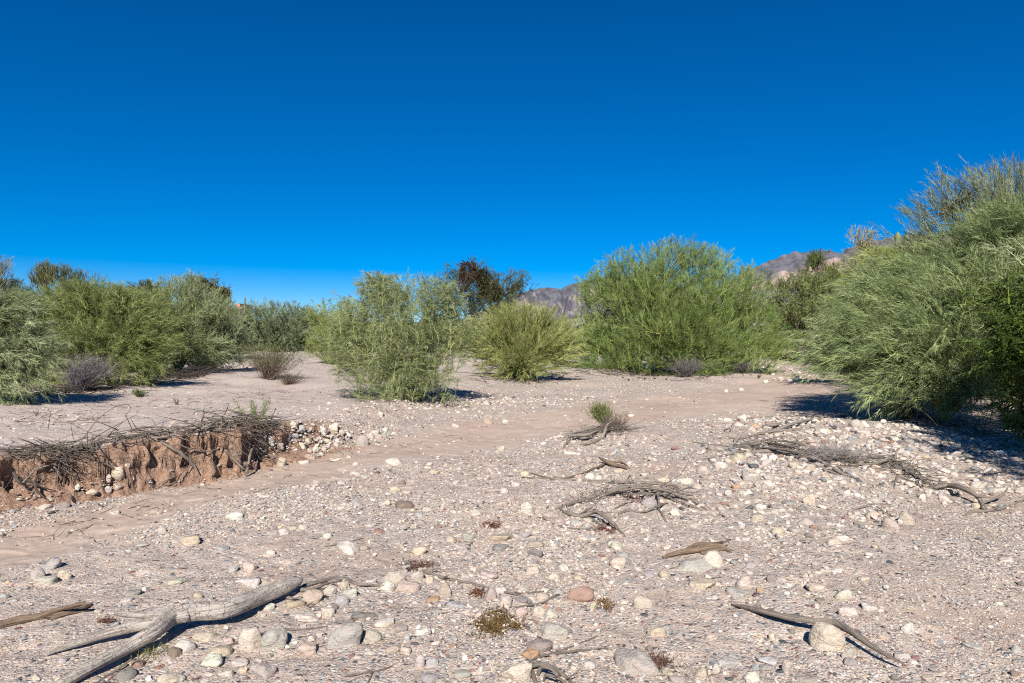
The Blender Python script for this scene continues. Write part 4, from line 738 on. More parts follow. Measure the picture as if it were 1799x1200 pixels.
# root heap of the green broom
G3 = 'dead roots around the green broom tuft'
wood('curved_root', 'pale curved root in front of the green broom tuft', 'branch', [[(1020, 781, 2.5), (1038, 778, 3.5), (1056, 770, 3.6), (1062, 760, 3.4, .1), (1066, 748, 3, .16), (1075, 741, 2, .18)]], seed=37, group=G3)
wood('dead_root', 'brown forked root pointing lower left from the green broom tuft', 'branch', [[(989, 788, 1.5), (998, 775, 3), (1004, 766, 3.5, .08), (1030, 764, 4, .1), (1050, 758, 3, .1)], [(1000, 770, 2), (1025, 770, 2.4, .05), (1040, 768, 2)], [(1002, 768, 3), (1020, 757, 3, .14), (1050, 750, 2, .15)]], seed=38, group=G3)
# line of driftwood on the right
G4 = 'driftwood line on the right gravel bar'
wood('driftwood_branch', 'pale forked branch uppermost in the right driftwood line', 'branch', [[(1280, 769, 2), (1300, 770, 4), (1330, 763, 4), (1360, 757, 4.5), (1385, 747, 4, .1), (1420, 738, 3.5, .1), (1445, 738, 2.5), (1478, 752, 1.5)], [(1340, 750, 4), (1365, 746, 4, .08), (1392, 738, 2.5)], [(1350, 756, 5), (1385, 756, 4.5), (1410, 752, 3)], [(1310, 735, 1.4), (1350, 732, 1.6), (1372, 730, 1)]], seed=40, group=G4)
wood('driftwood_branch', 'thick dark trunk piece at the heart of the right driftwood line', 'branch', [[(1310, 796, 3), (1345, 793, 6), (1375, 796, 6.5), (1405, 803, 6), (1430, 805, 6, .1), (1450, 815, 5.5), (1475, 830, 4), (1488, 837, 2)], [(1300, 782, 2.5), (1340, 778, 3), (1375, 782, 3.6, .12), (1410, 790, 3.6, .12), (1440, 800, 3)], [(1320, 786, 3), (1360, 788, 4, .1), (1400, 794, 4, .1), (1440, 812, 3.5), (1470, 834, 2)], [(1330, 779, 2, .13), (1370, 774, 2.5, .14), (1412, 782, 2.5, .14), (1450, 795, 2)]], seed=41, group=G4)
wood('driftwood_branch', 'bundle of split sticks ending in a point, right of the heart of the driftwood line', 'branch', [[(1400, 795, 3, .1), (1440, 800, 4, .1), (1462, 812, 4), (1480, 826, 3), (1493, 838, 1.4)], [(1420, 812, 3), (1445, 823, 3.5), (1470, 833, 2.4)], [(1425, 790, 2.6, .12), (1455, 800, 3, .1), (1475, 812, 3), (1500, 815, 2)]], seed=42, group=G4)
wood('driftwood_branch', 'thin forked sticks at the left end of the right driftwood line', 'branch', [[(1222, 811, 1.2), (1250, 804, 2.4), (1280, 798, 2.6), (1310, 792, 2.4)], [(1245, 806, 2.5), (1250, 814, 2)], [(1240, 788, 1), (1270, 792, 2), (1310, 790, 2)], [(1215, 776, 1), (1260, 782, 1.6), (1320, 786, 1.6)], [(1272, 756, 1.4), (1283, 752, 1.6, .1), (1288, 744, 1, .16)], [(1243, 795, 2), (1245, 785, 1.6, .07), (1244, 776, 1, .12)]], seed=43, group=G4)
wood('curved_branch', 'smooth pale brown branch curving along the foot of the silvery twig tangle', 'branch', [[(1480, 816, 3), (1500, 818, 5), (1520, 818, 5.5), (1545, 812, 5, .08), (1560, 806, 4.5, .1), (1572, 800, 3.5, .1)]], seed=44, group=G4)
wood('snag_branch', 'grey branch with an upright stub, right of the silvery twig tangle', 'branch', [[(1558, 810, 4), (1580, 822, 6), (1600, 834, 6), (1620, 845, 5.5), (1640, 855, 4)], [(1574, 815, 4), (1573, 803, 4, .12), (1575, 794, 3.5, .18), (1579, 788, 3, .21)], [(1565, 815, 3.5), (1588, 832, 3.5), (1622, 847, 3), (1645, 857, 2)], [(1578, 835, 3), (1574, 845, 3), (1570, 860, 1.5)], [(1590, 828, 4), (1612, 836, 4, .08), (1635, 852, 3)], [(1640, 858, 3), (1660, 850, 1.5)]], seed=45, group=G4)
wood('arched_branch', 'dark barked branch arching down to the gravel at the far right end of the driftwood', 'branch', [[(1642, 857, 3, .07), (1665, 853, 6.5, .1), (1690, 857, 7.5, .14), (1712, 868, 7, .12), (1722, 880, 6, .08), (1728, 893, 4, .05)], [(1725, 884, 4, .06), (1745, 877, 3, .07), (1762, 868, 3, .12), (1770, 858, 1.6, .17)], [(1735, 888, 3), (1748, 892, 2), (1756, 898, 1)]], M_DARKBARK if False else M_WOOD, seed=46, group=G4)
wood('fallen_branch', 'forked grey branch on the gravel below the arched branch, cut by the right edge', 'branch', [[(1693, 906, 2), (1708, 899, 4.5), (1725, 898, 5.5), (1745, 896, 4.5), (1765, 892, 3.5), (1785, 884, 2.4), (1808, 874, 1.5)], [(1735, 899, 3.5), (1732, 888, 3, .08)]], seed=47, group=G4)
wood('thin_twig', 'twigs lying on the small stone cluster below the right driftwood', 'branch', [[(1500, 896, 1.2), (1530, 886, 1.8, .06), (1565, 886, 1.4, .06)], [(1540, 890, 1.4, .06), (1570, 908, 1.4), (1612, 918, 1)]], seed=48, group=G4)
# brush along the cut bank on the left
G5 = 'brush caught on the cut bank'
wood('bank_branch', 'long grey branch lying along the top of the cut bank', 'branch', [[(160, 775, 1.4), (195, 763, 2.4), (240, 753, 2.6), (275, 750, 3), (310, 752, 2)], [(200, 770, 3.5), (250, 763, 4), (290, 762, 3.6), (320, 757, 2)]], seed=50, group=G5)
wood('bank_branch', 'pale thick branch at the lip of the bank, left of the grey bank stone', 'branch', [[(277, 770, 4), (305, 764, 5), (335, 757, 4.5), (362, 757, 2)], [(283, 776, 4, .04), (303, 788, 4.5, .05), (320, 797, 4, .04), (330, 806, 2)]], seed=51, group=G5)
wood('bank_branch', 'upright dark snag with a hooked top on the bank edge', 'branch', [[(350, 757, 3, .02), (353, 742, 3, .1), (358, 728, 2.8, .2), (357, 720, 1.6, .26)], [(358, 722, 1.6, .25), (345, 723, 1.4, .25), (338, 728, 1, .22)], [(340, 758, 6, .05), (357, 752, 5, .07), (372, 745, 4, .1)]], seed=52, group=G5)
wood('bank_branch', 'forked root hanging down the red bank face, left of the leaning dark root', 'branch', [[(305, 768, 3, .02), (318, 782, 3, .08), (340, 790, 2.5, .1), (370, 792, 2.4, .1), (398, 782, 1.4, .08)], [(300, 783, 4, .1), (322, 800, 4.5, .1), (338, 815, 4, .06), (350, 833, 2, .04)]], seed=53, group=G5)
wood('bank_branch', 'dark leaning root at the right end of the red bank face', 'branch', [[(452, 762, 4, .05), (444, 785, 4, .12), (438, 805, 4.5, .14), (435, 822, 4, .1), (430, 834, 3, .03)], [(395, 790, 3, .06), (410, 806, 3.5, .1), (425, 822, 3, .08), (429, 826, 2)], [(410, 772, 3, .05), (415, 795, 3, .1), (424, 815, 2)]], seed=54, group=G5)
wood('bank_branch', 'thin straight stick leaning on the red bank face above the cream foot stones', 'branch', [[(145, 798, 1.4, .03), (175, 810, 2.2, .05), (200, 823, 2.8, .08), (226, 840, 2.4, .05)]], seed=55, group=G5)
wood('bank_branch', 'curved pale root hanging to the sand below the bank', 'branch', [[(335, 806, 1.6, .03), (332, 820, 1.8, .08), (322, 838, 1.6, .05), (300, 850, 1.4), (270, 856, 1)], [(318, 832, 1.3, .03), (290, 845, 1.4), (255, 860, 1)]], seed=56, group=G5)
wood('bank_branch', 'stick lying at the left foot of the bank', 'branch', [[(-6, 902, 3), (20, 894, 2.5), (55, 887, 1.5)]], seed=57, group=G5)
wood('bank_branch', 'short upright stump at the foot of the left bank beside the mauve boulder', 'branch', [[(132, 883, 4), (126, 874, 4, .08), (122, 866, 3, .13)]], seed=58, group=G5)
wood('arched_twig', 'thin arched dry stem bowing over the pale sand behind the bank', 'stem', [[(137, 784, 1.6, .02), (152, 762, 1.2, .2), (172, 737, 1.0, .42), (198, 717, .9, .58), (222, 710, .9, .64), (230, 718, .9, .58), (221, 729, 1, .45)], [(220, 729, 1.6, .4), (228, 745, 1, .22), (234, 760, .8, .04)], [(153, 757, .9, .25), (154, 782, 1, .02)]], M_BARK, 5, seed=59, group=G5)
wood('thin_twig', 'thin hooked dry stem left of the arched stem', 'stem', [[(129, 772, .8, .01), (126, 755, .7, .16), (125, 745, .7, .24), (134, 738, .6, .3)]], M_BARK, 5, seed=64, group=G5)
wood('charred_branch', 'dark knobbly branch sticking up on the left bank brush', 'branch', [[(50, 795, 4, .05), (64, 792, 5, .1), (78, 790, 3, .12)], [(62, 795, 4, .06), (66, 806, 4, .1), (76, 812, 3, .06)], [(100, 792, 2.4, .08), (104, 786, 2, .12)]], M_DARKBARK, seed=60, group=G5)
wood('bank_root', 'dark exposed root spilling down the left bank face', 'root', [[(45, 845, 3, .05), (60, 848, 4, .1), (64, 862, 4, .1), (78, 874, 2.6, .05), (88, 880, 1.2)], [(24, 830, 4, .05), (32, 846, 4, .1), (42, 852, 3, .08)], [(62, 850, 3, .1), (80, 858, 2.4, .08), (98, 862, 1)], [(60, 864, 3, .08), (54, 876, 2, .04)]], M_DARKBARK, seed=61, group=G5)
wood('bank_root', 'fan of pale roots fraying from the left bank edge', 'root', [[(60, 825, 3, .05), (85, 818, 3, .1), (108, 812, 2.4, .1)], [(95, 815, 3, .08), (115, 826, 3, .1), (135, 840, 2, .06)], [(95, 820, 3, .08), (104, 832, 3.4, .1), (108, 843, 2.6, .06)], [(40, 848, 3, .08), (52, 836, 3, .1), (62, 824, 2)], [(105, 810, 2.4, .1), (122, 820, 2.4, .1), (128, 834, 1.6, .06)], [(70, 812, 2.6, .1), (100, 806, 2.6, .12), (126, 805, 1.6, .08)]], seed=62, group=G5)
wood('dead_branch', 'dark branch with a raised tip on the drift heap by the forking-stemmed shrub', 'branch', [[(330, 656, 2.4), (350, 653, 3), (366, 650, 2, .1), (375, 638, 1.2, .35)], [(318, 660, 3), (345, 658, 3), (365, 656, 1.5)]], M_DARKBARK, seed=65, group=G5)
def tangle(label, line, n, seed, wpx, hl=.12, L=(.15, .5), r=(.002, .006), mat=None, cat='brush', down=0.0, name='twig_tangle', along=.7):
    """heap of fine dead twigs, far too many to count"""
    rng = R(seed); line = np.array(line, float); k = rng.integers(0, len(line)-1, n); t = rng.random((n, 1))
    p = line[k]*(1-t)+line[k+1]*t+rng.normal(size=(n, 2))*[wpx, wpx*.3]
    P0 = rays(p, .004); dl = rays(line[k+1])-rays(line[k]); dl = norm(dl)
    D = norm(dl*along*rng.choice([-1, 1], (n, 1))+rng.normal(size=(n, 3))*[.6, .5, .13 if not down else .28]+[0, 0, -down]); ln = rng.uniform(*L, n); mb = MB()
    z = rng.random(n)**2*hl
    for i in range(n):
        A = P0[i]+[0, 0, z[i]]; Bm = A+D[i]*ln[i]*.5+rng.normal(size=3)*ln[i]*.07; E_ = A+D[i]*ln[i]+rng.normal(size=3)*ln[i]*.12
        Q = np.array([A, Bm, E_]); 
        if not down: Q[:, 2] = np.maximum(Q[:, 2], zf(Q[:, 0], Q[:, 1])+.004)
        rr = rng.uniform(*r); mb.add(tube(Q, [rr, rr*.8, rr*.35], 4, .1, i, 2))
    c = P0.mean(0); o = mb.build(name, mat or M_WOOD, None, c); tag(o, label, cat, kind='stuff')
tangle('fine dead brush matted along the lip of the cut bank', [(20, 800), (90, 802), (150, 785), (230, 768), (330, 765), (400, 758)], 250, 200, 9, .10, (.12, .55), (.0015, .008))
tangle('grey brush heap over the right end of the cut bank', [(360, 752), (410, 750), (450, 752), (480, 756)], 270, 201, 10, .16, (.12, .5), (.0015, .008))
tangle('brush and rootlets fraying down from the right bank end', [(420, 760), (450, 770), (470, 775)], 130, 202, 9, .1, (.12, .4), down=.8)
tangle('dark twigs clumped on the left bank brush', [(30, 805), (70, 802), (110, 806), (140, 800)], 120, 203, 9, .12, (.12, .35), mat=M_WOOD)
tangle('rootlets hanging out of the red bank face', [(10, 830), (60, 840), (130, 825), (220, 805), (330, 800), (400, 800)], 150, 204, 12, .02, (.05, .2), (.0012, .003), down=.9)
tangle('dark brush pressed against the shrub foot at the left gap', [(300, 664), (330, 660), (362, 657)], 170, 205, 7, .3, (.4, 1.3), (.006, .014), mat=M_DARKBARK)
tangle('fine grey twigs packed round the foot of the green broom tuft', [(1010, 768), (1040, 760), (1075, 758), (1100, 755)], 220, 206, 8, .10, (.12, .4), (.0025, .005))
tangle('fine twigs caught in the middle branch heap', [(985, 892), (1060, 868), (1130, 860), (1200, 872)], 110, 207, 8, .06, (.12, .5), (.0015, .004))
tangle('fine twigs packed through the right driftwood line', [(1290, 790), (1350, 786), (1420, 800), (1480, 815), (1570, 818), (1630, 850)], 330, 208, 9, .10, (.15, .6), (.002, .006))
tangle('pile of dead sticks on the far bank at the end of the sandy channel', [(1385, 632), (1410, 630), (1440, 633)], 190, 209, 8, .7, (.8, 2.4), (.012, .04), mat=M_BARK)
tangle('dark litter of twigs under the biggest palo verde', [(1000, 652), (1100, 655), (1250, 657), (1350, 648)], 260, 210, 16, .12, (.4, 1.2), (.006, .014), mat=M_DARKBARK)
tangle('twig litter in the shade of the right bank trees', [(1560, 720), (1640, 745), (1760, 770)], 200, 211, 16, .1, (.2, .7), (.003, .008))
tangle('twig litter round the foot of the drooping centre shrub', [(600, 692), (680, 704), (780, 694)], 300, 213, 14, .04, (.1, .5), (.003, .007))
tangle('twig litter in the shade of the bright yellow-green shrub', [(850, 664), (920, 668), (1000, 662)], 260, 214, 14, .04, (.2, .7), (.004, .009), mat=M_DARKBARK)
tangle('dry stems scattered on the pale sand of the left flat', [(40, 740), (200, 715), (400, 700), (560, 690)], 170, 215, 30, .01, (.1, .5), (.002, .005), mat=M_BARK)
tangle('stray twigs washed into the sandy channel', [(60, 950), (300, 880), (600, 800), (900, 745), (1250, 700)], 110, 216, 30, .008, (.05, .3), (.0015, .004), mat=M_BARK)
tangle('dead brush under the left shrubs', [(60, 690), (160, 685), (270, 672), (340, 660)], 420, 212, 14, .1, (.3, .9), (.004, .009), mat=M_DARKBARK)

# ------------------------------------------------------------------ stones
PAL = dict(c=(.51, .445, .37), w=(.56, .53, .485), y=(.51, .44, .335), g=(.41, .39, .365), b=(.34, .35, .355), d=(.13, .14, .148), s=(.275, .285, .27), t=(.43, .36, .29), r=(.28, .165, .13), m=(.21, .095, .10),
           p=(.50, .43, .385), o=(.42, .27, .15), u=(.265, .225, .21), n=(.16, .125, .10), k=(.44, .43, .38))
CN = dict(c='cream', w='white', y='yellowish cream', g='grey', b='blue-grey', d='dark slate', s='greenish slate', t='tan', r='red-brown', m='maroon', p='pinkish', o='orange', u='mauve-brown', n='dark brown', k='greenish grey')
SN = dict(R='rounded', A='angular', F='flat', B='blocky', L='long')
LAND = [(-1, 995, 'the left end of the sandy channel'), (91, 992, 'the blue-grey stone cluster by the sand'), (90, 1080, 'the bark slab'), (270, 1110, 'the fork of the log'), (440, 1055, 'the upper end of the forked log'), (180, 1180, 'the lower end of the forked log'),
 (605, 1120, 'the smooth oval cobble'), (460, 1128, 'the pair of rounded cobbles'), (612, 963, 'the white wedge stone'), (868, 1100, 'the olive-brown mat weed'), (1019, 1045, 'the brick red rock'), (1110, 1150, 'the long grey boulder'), (905, 1182, 'the large bottom-edge boulder'),
 (1230, 990, 'the big pale slab'), (1452, 1118, 'the cracked cream boulder'), (700, 1025, 'the pale stone cluster above the oval cobble'), (735, 997, 'the dark red weed mat'), (976, 908, 'the cream rock by the branches'), (1110, 862, 'the middle branch heap'), (1400, 800, 'the heart of the right driftwood'),
 (1600, 835, 'the branch with an upright stub'), (1540, 905, 'the small stone cluster below the driftwood'), (1064, 745, 'the green broom tuft'), (1075, 815, 'the brown stump'), (636, 770, 'the grey boulder at the rill edge'), (490, 790, 'the right end of the cut bank'), (200, 850, 'the foot stones of the bank'), (100, 890, 'the red-stained stone at the bank foot'),
 (690, 880, 'the sand-edge slate slabs'), (870, 740, 'the sandy channel bend'), (1320, 838, 'the big white block'), (1421, 885, 'the cream block beside a dark stone'), (700, 690, 'the drooping shrub'), (1320, 675, 'the biggest palo verde'), (1730, 1030, 'the fine gravel on the right'), (1500, 750, 'the tree shadow on the right'), (1360, 1040, 'the purple-brown stone'), (930, 965, 'the dark faceted slate stone'), (800, 880, 'the brown-grey block in mid gravel'), (1720, 880, 'the arched branch'), (1590, 1130, 'the lone stone with a shadow on the right'), (560, 770, 'the bank-end rubble fan'), (340, 920, 'the sand edge on the left')]
HERO = {0: 'blue-grey banded block at the sand edge, topmost of its little cluster', 99: ''}
STONES = """91 992 30 24 b B @banded blue-grey block by the sand, topmost of a cluster of four stones
66 1010 28 24 g R @rounded grey stone leaning left in the blue-grey cluster by the sand
86 1020 38 18 k F @pale flat slab in front of the blue-grey cluster by the sand
116 1010 24 20 c A @cream angular stone right of the blue-grey cluster by the sand
40 1035 20 8 g F;6 1049 18 12 b R;312 1022 32 14 k B @pale little block with a dark shadow, alone between sand and log;236 1042 26 12 s F;222 1055 22 10 w F;334 950 36 20 t F;252 958 26 8 g F;292 961 12 10 b A;391 965 24 12 b F;409 1000 18 16 b A;438 997 28 22 p R;440 1022 44 20 w B @white slab directly above the upper end of the forked log
414 908 32 18 w R @white pinkish stone alone at the edge of the smooth sand;286 932 14 12 w R;173 1075 16 10 w A
360 1117 44 22 y R @yellow-cream banded stone half buried right of the log fork
325 1137 38 26 w R @pale banded boulder touching the dark shadow of the log
304 1148 28 20 n A @dark brown angular stone below the pale banded boulder by the log
242 1167 28 18 r F @flat reddish stone under the lower log
221 1187 42 24 d R @dark blue-green stone at the bottom left under the log
300 1195 50 22 c R;373 1162 38 24 w A;391 1145 38 20 t R;420 1165 34 16 w F;428 1178 16 12 y R;401 1126 20 14 p R
440 1128 40 44 c R @upright cream cobble, left one of the rounded pair
398 1184 26 16 w R;427 1108 26 14 g F;348 1047 18 12 t R
481 1126 48 44 g R @cream-grey cobble tilted right, right one of the rounded pair
605 1120 62 48 g R @largest smooth oval pale grey cobble near the bottom, left of centre
654 1120 36 26 k R @greenish oval stone half buried against the smooth oval cobble
541 1142 36 26 c A @cream angular stone left below the smooth oval cobble
548 1123 16 12 p A;740 1111 36 20 w A;715 1120 14 20 b L;704 1106 24 14 u F;676 1096 40 16 w F
641 1083 48 12 d F @dark blue-green slate sliver above the smooth oval cobble
540 1086 48 14 w F;576 1077 26 18 p F;600 1056 28 20 b R;589 1066 12 14 d A;616 1042 30 18 w A;605 1028 18 14 c R;580 1037 24 20 w R;548 1050 40 30 t B @tan-cream block behind the log tip twigs;520 1062 34 18 c F;471 1068 24 14 w F
695 1018 44 28 g R @largest pale grey stone of the cluster left of the long twig
734 1014 26 22 k R @oval greyish cream stone at the left end of the long twig
716 1032 44 20 p R @oblong pinkish white stone in front of the pale cluster
681 1031 26 22 w R;652 1022 20 10 w F;781 1036 28 30 t B @upright tan-grey block under the long twig;762 1054 30 12 o F @flat orange-tan stone left of the mauve-brown stone;755 1020 16 14 y R;796 1135 16 10 r B;712 1143 24 16 p A;690 1142 28 16 t R;760 1166 24 18 b R;739 1164 22 26 g R;812 1185 38 16 s F;755 1193 32 20 b R;844 1179 16 14 w B
462 1180 48 30 g B @pale grey block at the bottom, below the rounded pair
611 963 46 26 w A @white wedge stone alone on fine gravel, left of centre
640 963 16 10 c R;499 935 18 14 w A;476 972 20 14 w B;514 927 22 8 c F;532 926 18 10 p R;666 934 20 8 m F @flat maroon stone on fine gravel above the white wedge stone;822 944 26 16 s A;737 968 28 18 y A;575 941 16 10 w R;714 997 18 10 s F;792 948 20 12 c R;770 926 14 6 r F
880 962 30 14 d F @dark blue-grey stone left of the dark faceted slate stone
939 970 30 20 d A @dark faceted slate stone, sharpest dark one mid-picture
882 946 50 16 t F;920 940 28 14 b F;941 956 34 14 c F;935 1002 28 18 y R;991 998 22 16 w A;974 1012 24 14 c R;1016 1015 20 12 t R;859 1010 36 18 p F;1086 990 32 24 c R @plump cream stone right of the fine gravel, above the brick red rock;1082 958 28 16 c R;1094 975 26 12 b F;1140 1010 20 12 b F
1019 1045 54 34 r A @large brick red angular rock
1042 1064 18 16 y A @small cream stone touching the brick red rock
981 1041 22 14 b R;953 1050 24 14 c R;861 1044 24 28 u A @upright mauve-brown stone below the long twig;880 1037 22 14 w F;917 1055 24 12 d F;887 1057 26 20 w R;915 1076 24 18 t R;946 1076 24 20 w R;970 1079 26 22 p A;982 1072 12 10 r R
1130 1058 36 26 c R @cream-white stone alone right of the brick red rock
974 1108 54 34 k R @big greenish cream boulder half buried right of the olive mat weed
947 1135 50 26 u R @grey-mauve boulder above the large bottom boulder
932 1150 34 18 o F
905 1182 60 44 c B @large cream-grey boulder cut by the bottom edge
1110 1155 82 54 g L @long grey boulder lying slanted near the bottom, its left side in shadow
1035 1168 26 18 w R;1152 1110 32 22 c A;1168 1107 28 20 b F;1140 1140 14 12 d A;1171 1179 18 16 c R;1190 1195 30 16 g R;826 1155 12 8 r F;800 1065 40 12 b F
1220 995 70 28 k R @big pale greenish slab in front of the split driftwood chunk
1252 985 42 32 c R @cream rounded rock behind the big pale slab
1232 1027 52 20 y F @flat cream stone below the big pale slab
1306 1024 32 28 p R @knobbly pinkish white stone right of the big pale slab
1300 1046 50 18 b F @flat blue-grey slab at the start of the long weathered branch
1315 1006 20 8 w F;1318 993 26 12 b A;1355 1017 18 16 u R @small round purple-brown stone;1335 1036 18 10 o F;1435 1032 36 16 y F;1483 1045 40 24 w B @white oblong block right of the pale yellow stone;1489 1075 32 20 w A;1435 1065 12 10 w R;1441 1055 16 8 d F;1356 1121 14 16 c B @little upright cream cube left of the cracked boulder
1453 1122 60 56 c R @big cracked cream boulder near the bottom right, standing on brown sand
1490 1148 36 26 g A @grey-white stone leaning on the cracked cream boulder
1494 1165 24 16 b A;1384 1171 22 26 p R;1348 1163 36 16 w F;1346 1175 26 12 s F;1275 1163 52 20 b F @flat bluish slab near the bottom right of the long grey boulder;1230 1183 28 24 y R;1258 1175 16 18 w R;1321 1190 30 22 w R;1418 1195 40 14 g F;1478 945 30 14 w F @oval bluish white flat stone on bare sand;1464 952 28 12 c L;1415 916 28 16 g R;1430 926 16 8 r F;1422 941 18 12 d A;1470 1002 26 10 w F;1331 910 26 14 c F;1367 933 24 14 c R;1397 934 24 12 g F;1168 1010 22 16 t R;1390 1110 14 10 d A;1247 1120 26 16 p F
1595 1105 26 20 k B @lone pale stone throwing a black shadow to its left, on the right gravel
1527 1068 30 16 w F;1517 1017 22 10 y F;1605 1164 16 10 w B;1572 1191 16 12 d R;1784 1185 16 12 n R;1712 1136 36 14 b F;1786 1141 20 16 b R;1795 1026 14 10 d R;1754 1061 16 10 w F;1768 984 26 10 w F;1548 938 18 8 s F;1553 1120 22 8 c F;1585 1153 28 14 g F;1632 1192 28 10 c F
976 908 46 22 c A @big cream rock against the lower end of the bent branch
926 893 26 26 w A @pale wedge left of the big cream rock by the branches
881 884 26 8 c F;1141 882 30 18 b R @bluish white rock beside the rusty weed mat;1186 900 22 16 w A;868 839 18 14 u B @brown-grey block throwing a shadow, alone in mid gravel;922 832 18 10 y R;1087 826 20 8 y R;1035 837 18 14 w R;1050 840 16 10 w R;906 851 18 10 w F;1098 786 22 10 u F;881 788 16 10 p R;857 740 20 12 t A;888 741 14 8 w R;800 748 14 8 w F;1013 920 24 10 w F;1002 795 26 8 w F;1201 845 38 16 w A @broad white rock right of the middle branch heap;1165 845 26 14 c R;835 902 26 14 w R;802 847 14 8 k F;886 862 18 12 w A;864 863 26 10 p F;1032 915 18 10 c R;1054 890 14 8 u R;1132 834 16 8 w F;1105 933 22 10 p R
1298 805 30 18 y R @yellowish white rock at the left of the right driftwood
1346 812 20 16 w R;1320 838 34 18 w B @big white block below the right driftwood
1293 855 16 10 o A @small bright orange stone
1274 852 18 12 u R;1235 825 20 14 p R;1267 817 24 14 w R;1421 878 26 22 c B @cream block with a square top
1407 892 18 12 d A;1336 890 22 12 w R;1422 824 22 14 t R;1397 818 20 12 y B;1305 732 14 10 w R;1278 738 16 8 w R;1326 748 20 8 o R;1206 806 10 8 d A;1302 684 10 6 b R;1276 687 8 6 w R;1487 866 14 12 w R;1303 923 12 10 w R;1285 888 16 10 u F;1388 884 26 10 b F;1279 866 16 12 w R
1533 905 30 16 t R @smooth tan-pale stone in the small cluster below the driftwood
1567 922 34 26 c A @largest white-cream rock of the small cluster below the driftwood
1593 912 28 26 p A @pinkish white rock at the right of the small cluster below the driftwood
1516 920 30 12 u F;1535 880 30 14 w F;1504 744 24 14 g R;1717 852 26 14 w R;1644 820 22 8 w R;1446 757 26 10 c R;1513 760 34 8 w R;1642 800 18 8 g R;1715 890 14 12 t R;1752 860 30 12 w F;1506 902 12 10 w R
636 775 24 20 g R @roundish grey boulder at the edge of the rill, left of centre
651 767 14 12 w R;660 760 16 8 w F;675 764 10 10 b R;677 755 12 8 w F;586 751 20 12 w B @white block on the upper edge of the rubble fan;568 757 16 12 w A;530 753 14 9 b R;492 759 16 16 y R;475 777 14 14 w A;463 768 14 20 b A;518 769 14 10 b R;540 777 14 10 c R;530 785 14 12 c R;553 789 14 12 w A;545 803 20 10 c R;564 799 10 8 w R;494 812 18 18 c R @cream stone standing at the foot of the right bank end;534 812 20 8 w F;692 812 32 14 w F @white flat rock alone on the gravel right of the sand;624 815 10 7 w R;669 728 10 10 w B;625 832 22 10 w F;640 838 16 8 b F;675 883 24 14 c A;628 884 22 12 b A;710 888 36 14 n F @dark brown slate slab among pale stones right of the sand;736 904 20 8 b F;752 895 22 10 k F;695 860 20 12 y R;714 865 18 8 w F;706 849 16 10 n R;584 894 16 7 w F;600 893 14 7 w F;586 847 12 6 d F;600 848 14 6 w F;762 830 18 10 y F;515 748 14 10 c R;600 760 14 8 c R;612 766 12 8 w R;575 775 14 8 c R;505 770 12 8 w R;590 782 12 8 p R;570 790 12 8 w R
207 849 24 18 y R @cream rock at the foot of the red bank, largest there;223 832 12 8 y R;191 848 10 12 p R;162 864 20 10 y R;191 864 12 10 g R;207 862 22 9 t F;230 845 12 12 c R;78 891 26 12 p R @white stone stained red at the foot of the left bank;108 888 30 16 u A @mauve-brown boulder at the foot of the left bank
85 880 20 8 c R;137 865 10 9 w R;141 872 16 12 n A;22 898 10 8 b R;346 767 18 9 g R @round grey stone perched on top of the bank;200 902 26 8 w F;16 778 16 6 b F;97 798 10 6 g R"""
_ico = {}
def ico(n):
    if n not in _ico:
        bm = bmesh.new(); bmesh.ops.create_icosphere(bm, subdivisions=n, radius=1.0)
        _ico[n] = (np.array([v.co[:] for v in bm.verts]), np.array([[v.index for v in f.verts] for f in bm.faces])); bm.free()
    return _ico[n]
def rock_shape(rng, kind, sub):
    V, F = ico(sub); V = V.copy(); sd_ = int(rng.integers(1, 9999))
    if kind == 'B': V = np.sign(V)*np.abs(V)**.55; V /= np.abs(V).max()
    V = V*(1+.34*vn3(V[:, 0]*.9+sd_, V[:, 1]*.9+3, V[:, 2]*.9, 7))[:, None]
    n, lo, hi = {'R': (8, .70, 1.0), 'A': (9, .45, .80), 'F': (9, .5, .85), 'B': (8, .68, .95), 'L': (9, .6, .9)}[kind]
    pn = norm(rng.normal(size=(n, 3))); pd = rng.uniform(lo, hi, n)
    if kind == 'F': pn[0] = norm(np.array([.15*rng.normal(), .15*rng.normal(), 1])); pd[0] = .42
    s = V@pn.T/pd; k = np.maximum(s.max(1), 1.0) if kind != 'R' else (1+np.maximum(s-1, 0).sum(1)*.8)
    V = V/k[:, None]
    q = vn3(V[:, 0]*2.2+sd_, V[:, 1]*2.2, V[:, 2]*2.2, 3)*.11+vn3(V[:, 0]*5+sd_, V[:, 1]*5, V[:, 2]*5, 4)*.05+vn3(V[:, 0]*12+sd_, V[:, 1]*12, V[:, 2]*12, 5)*.022
    V = V*(1+q*(1 if kind != 'R' else .7))[:, None]
    lo_, hi_ = V.min(0), V.max(0); return (V-(lo_+hi_)/2)/((hi_-lo_)/2), F
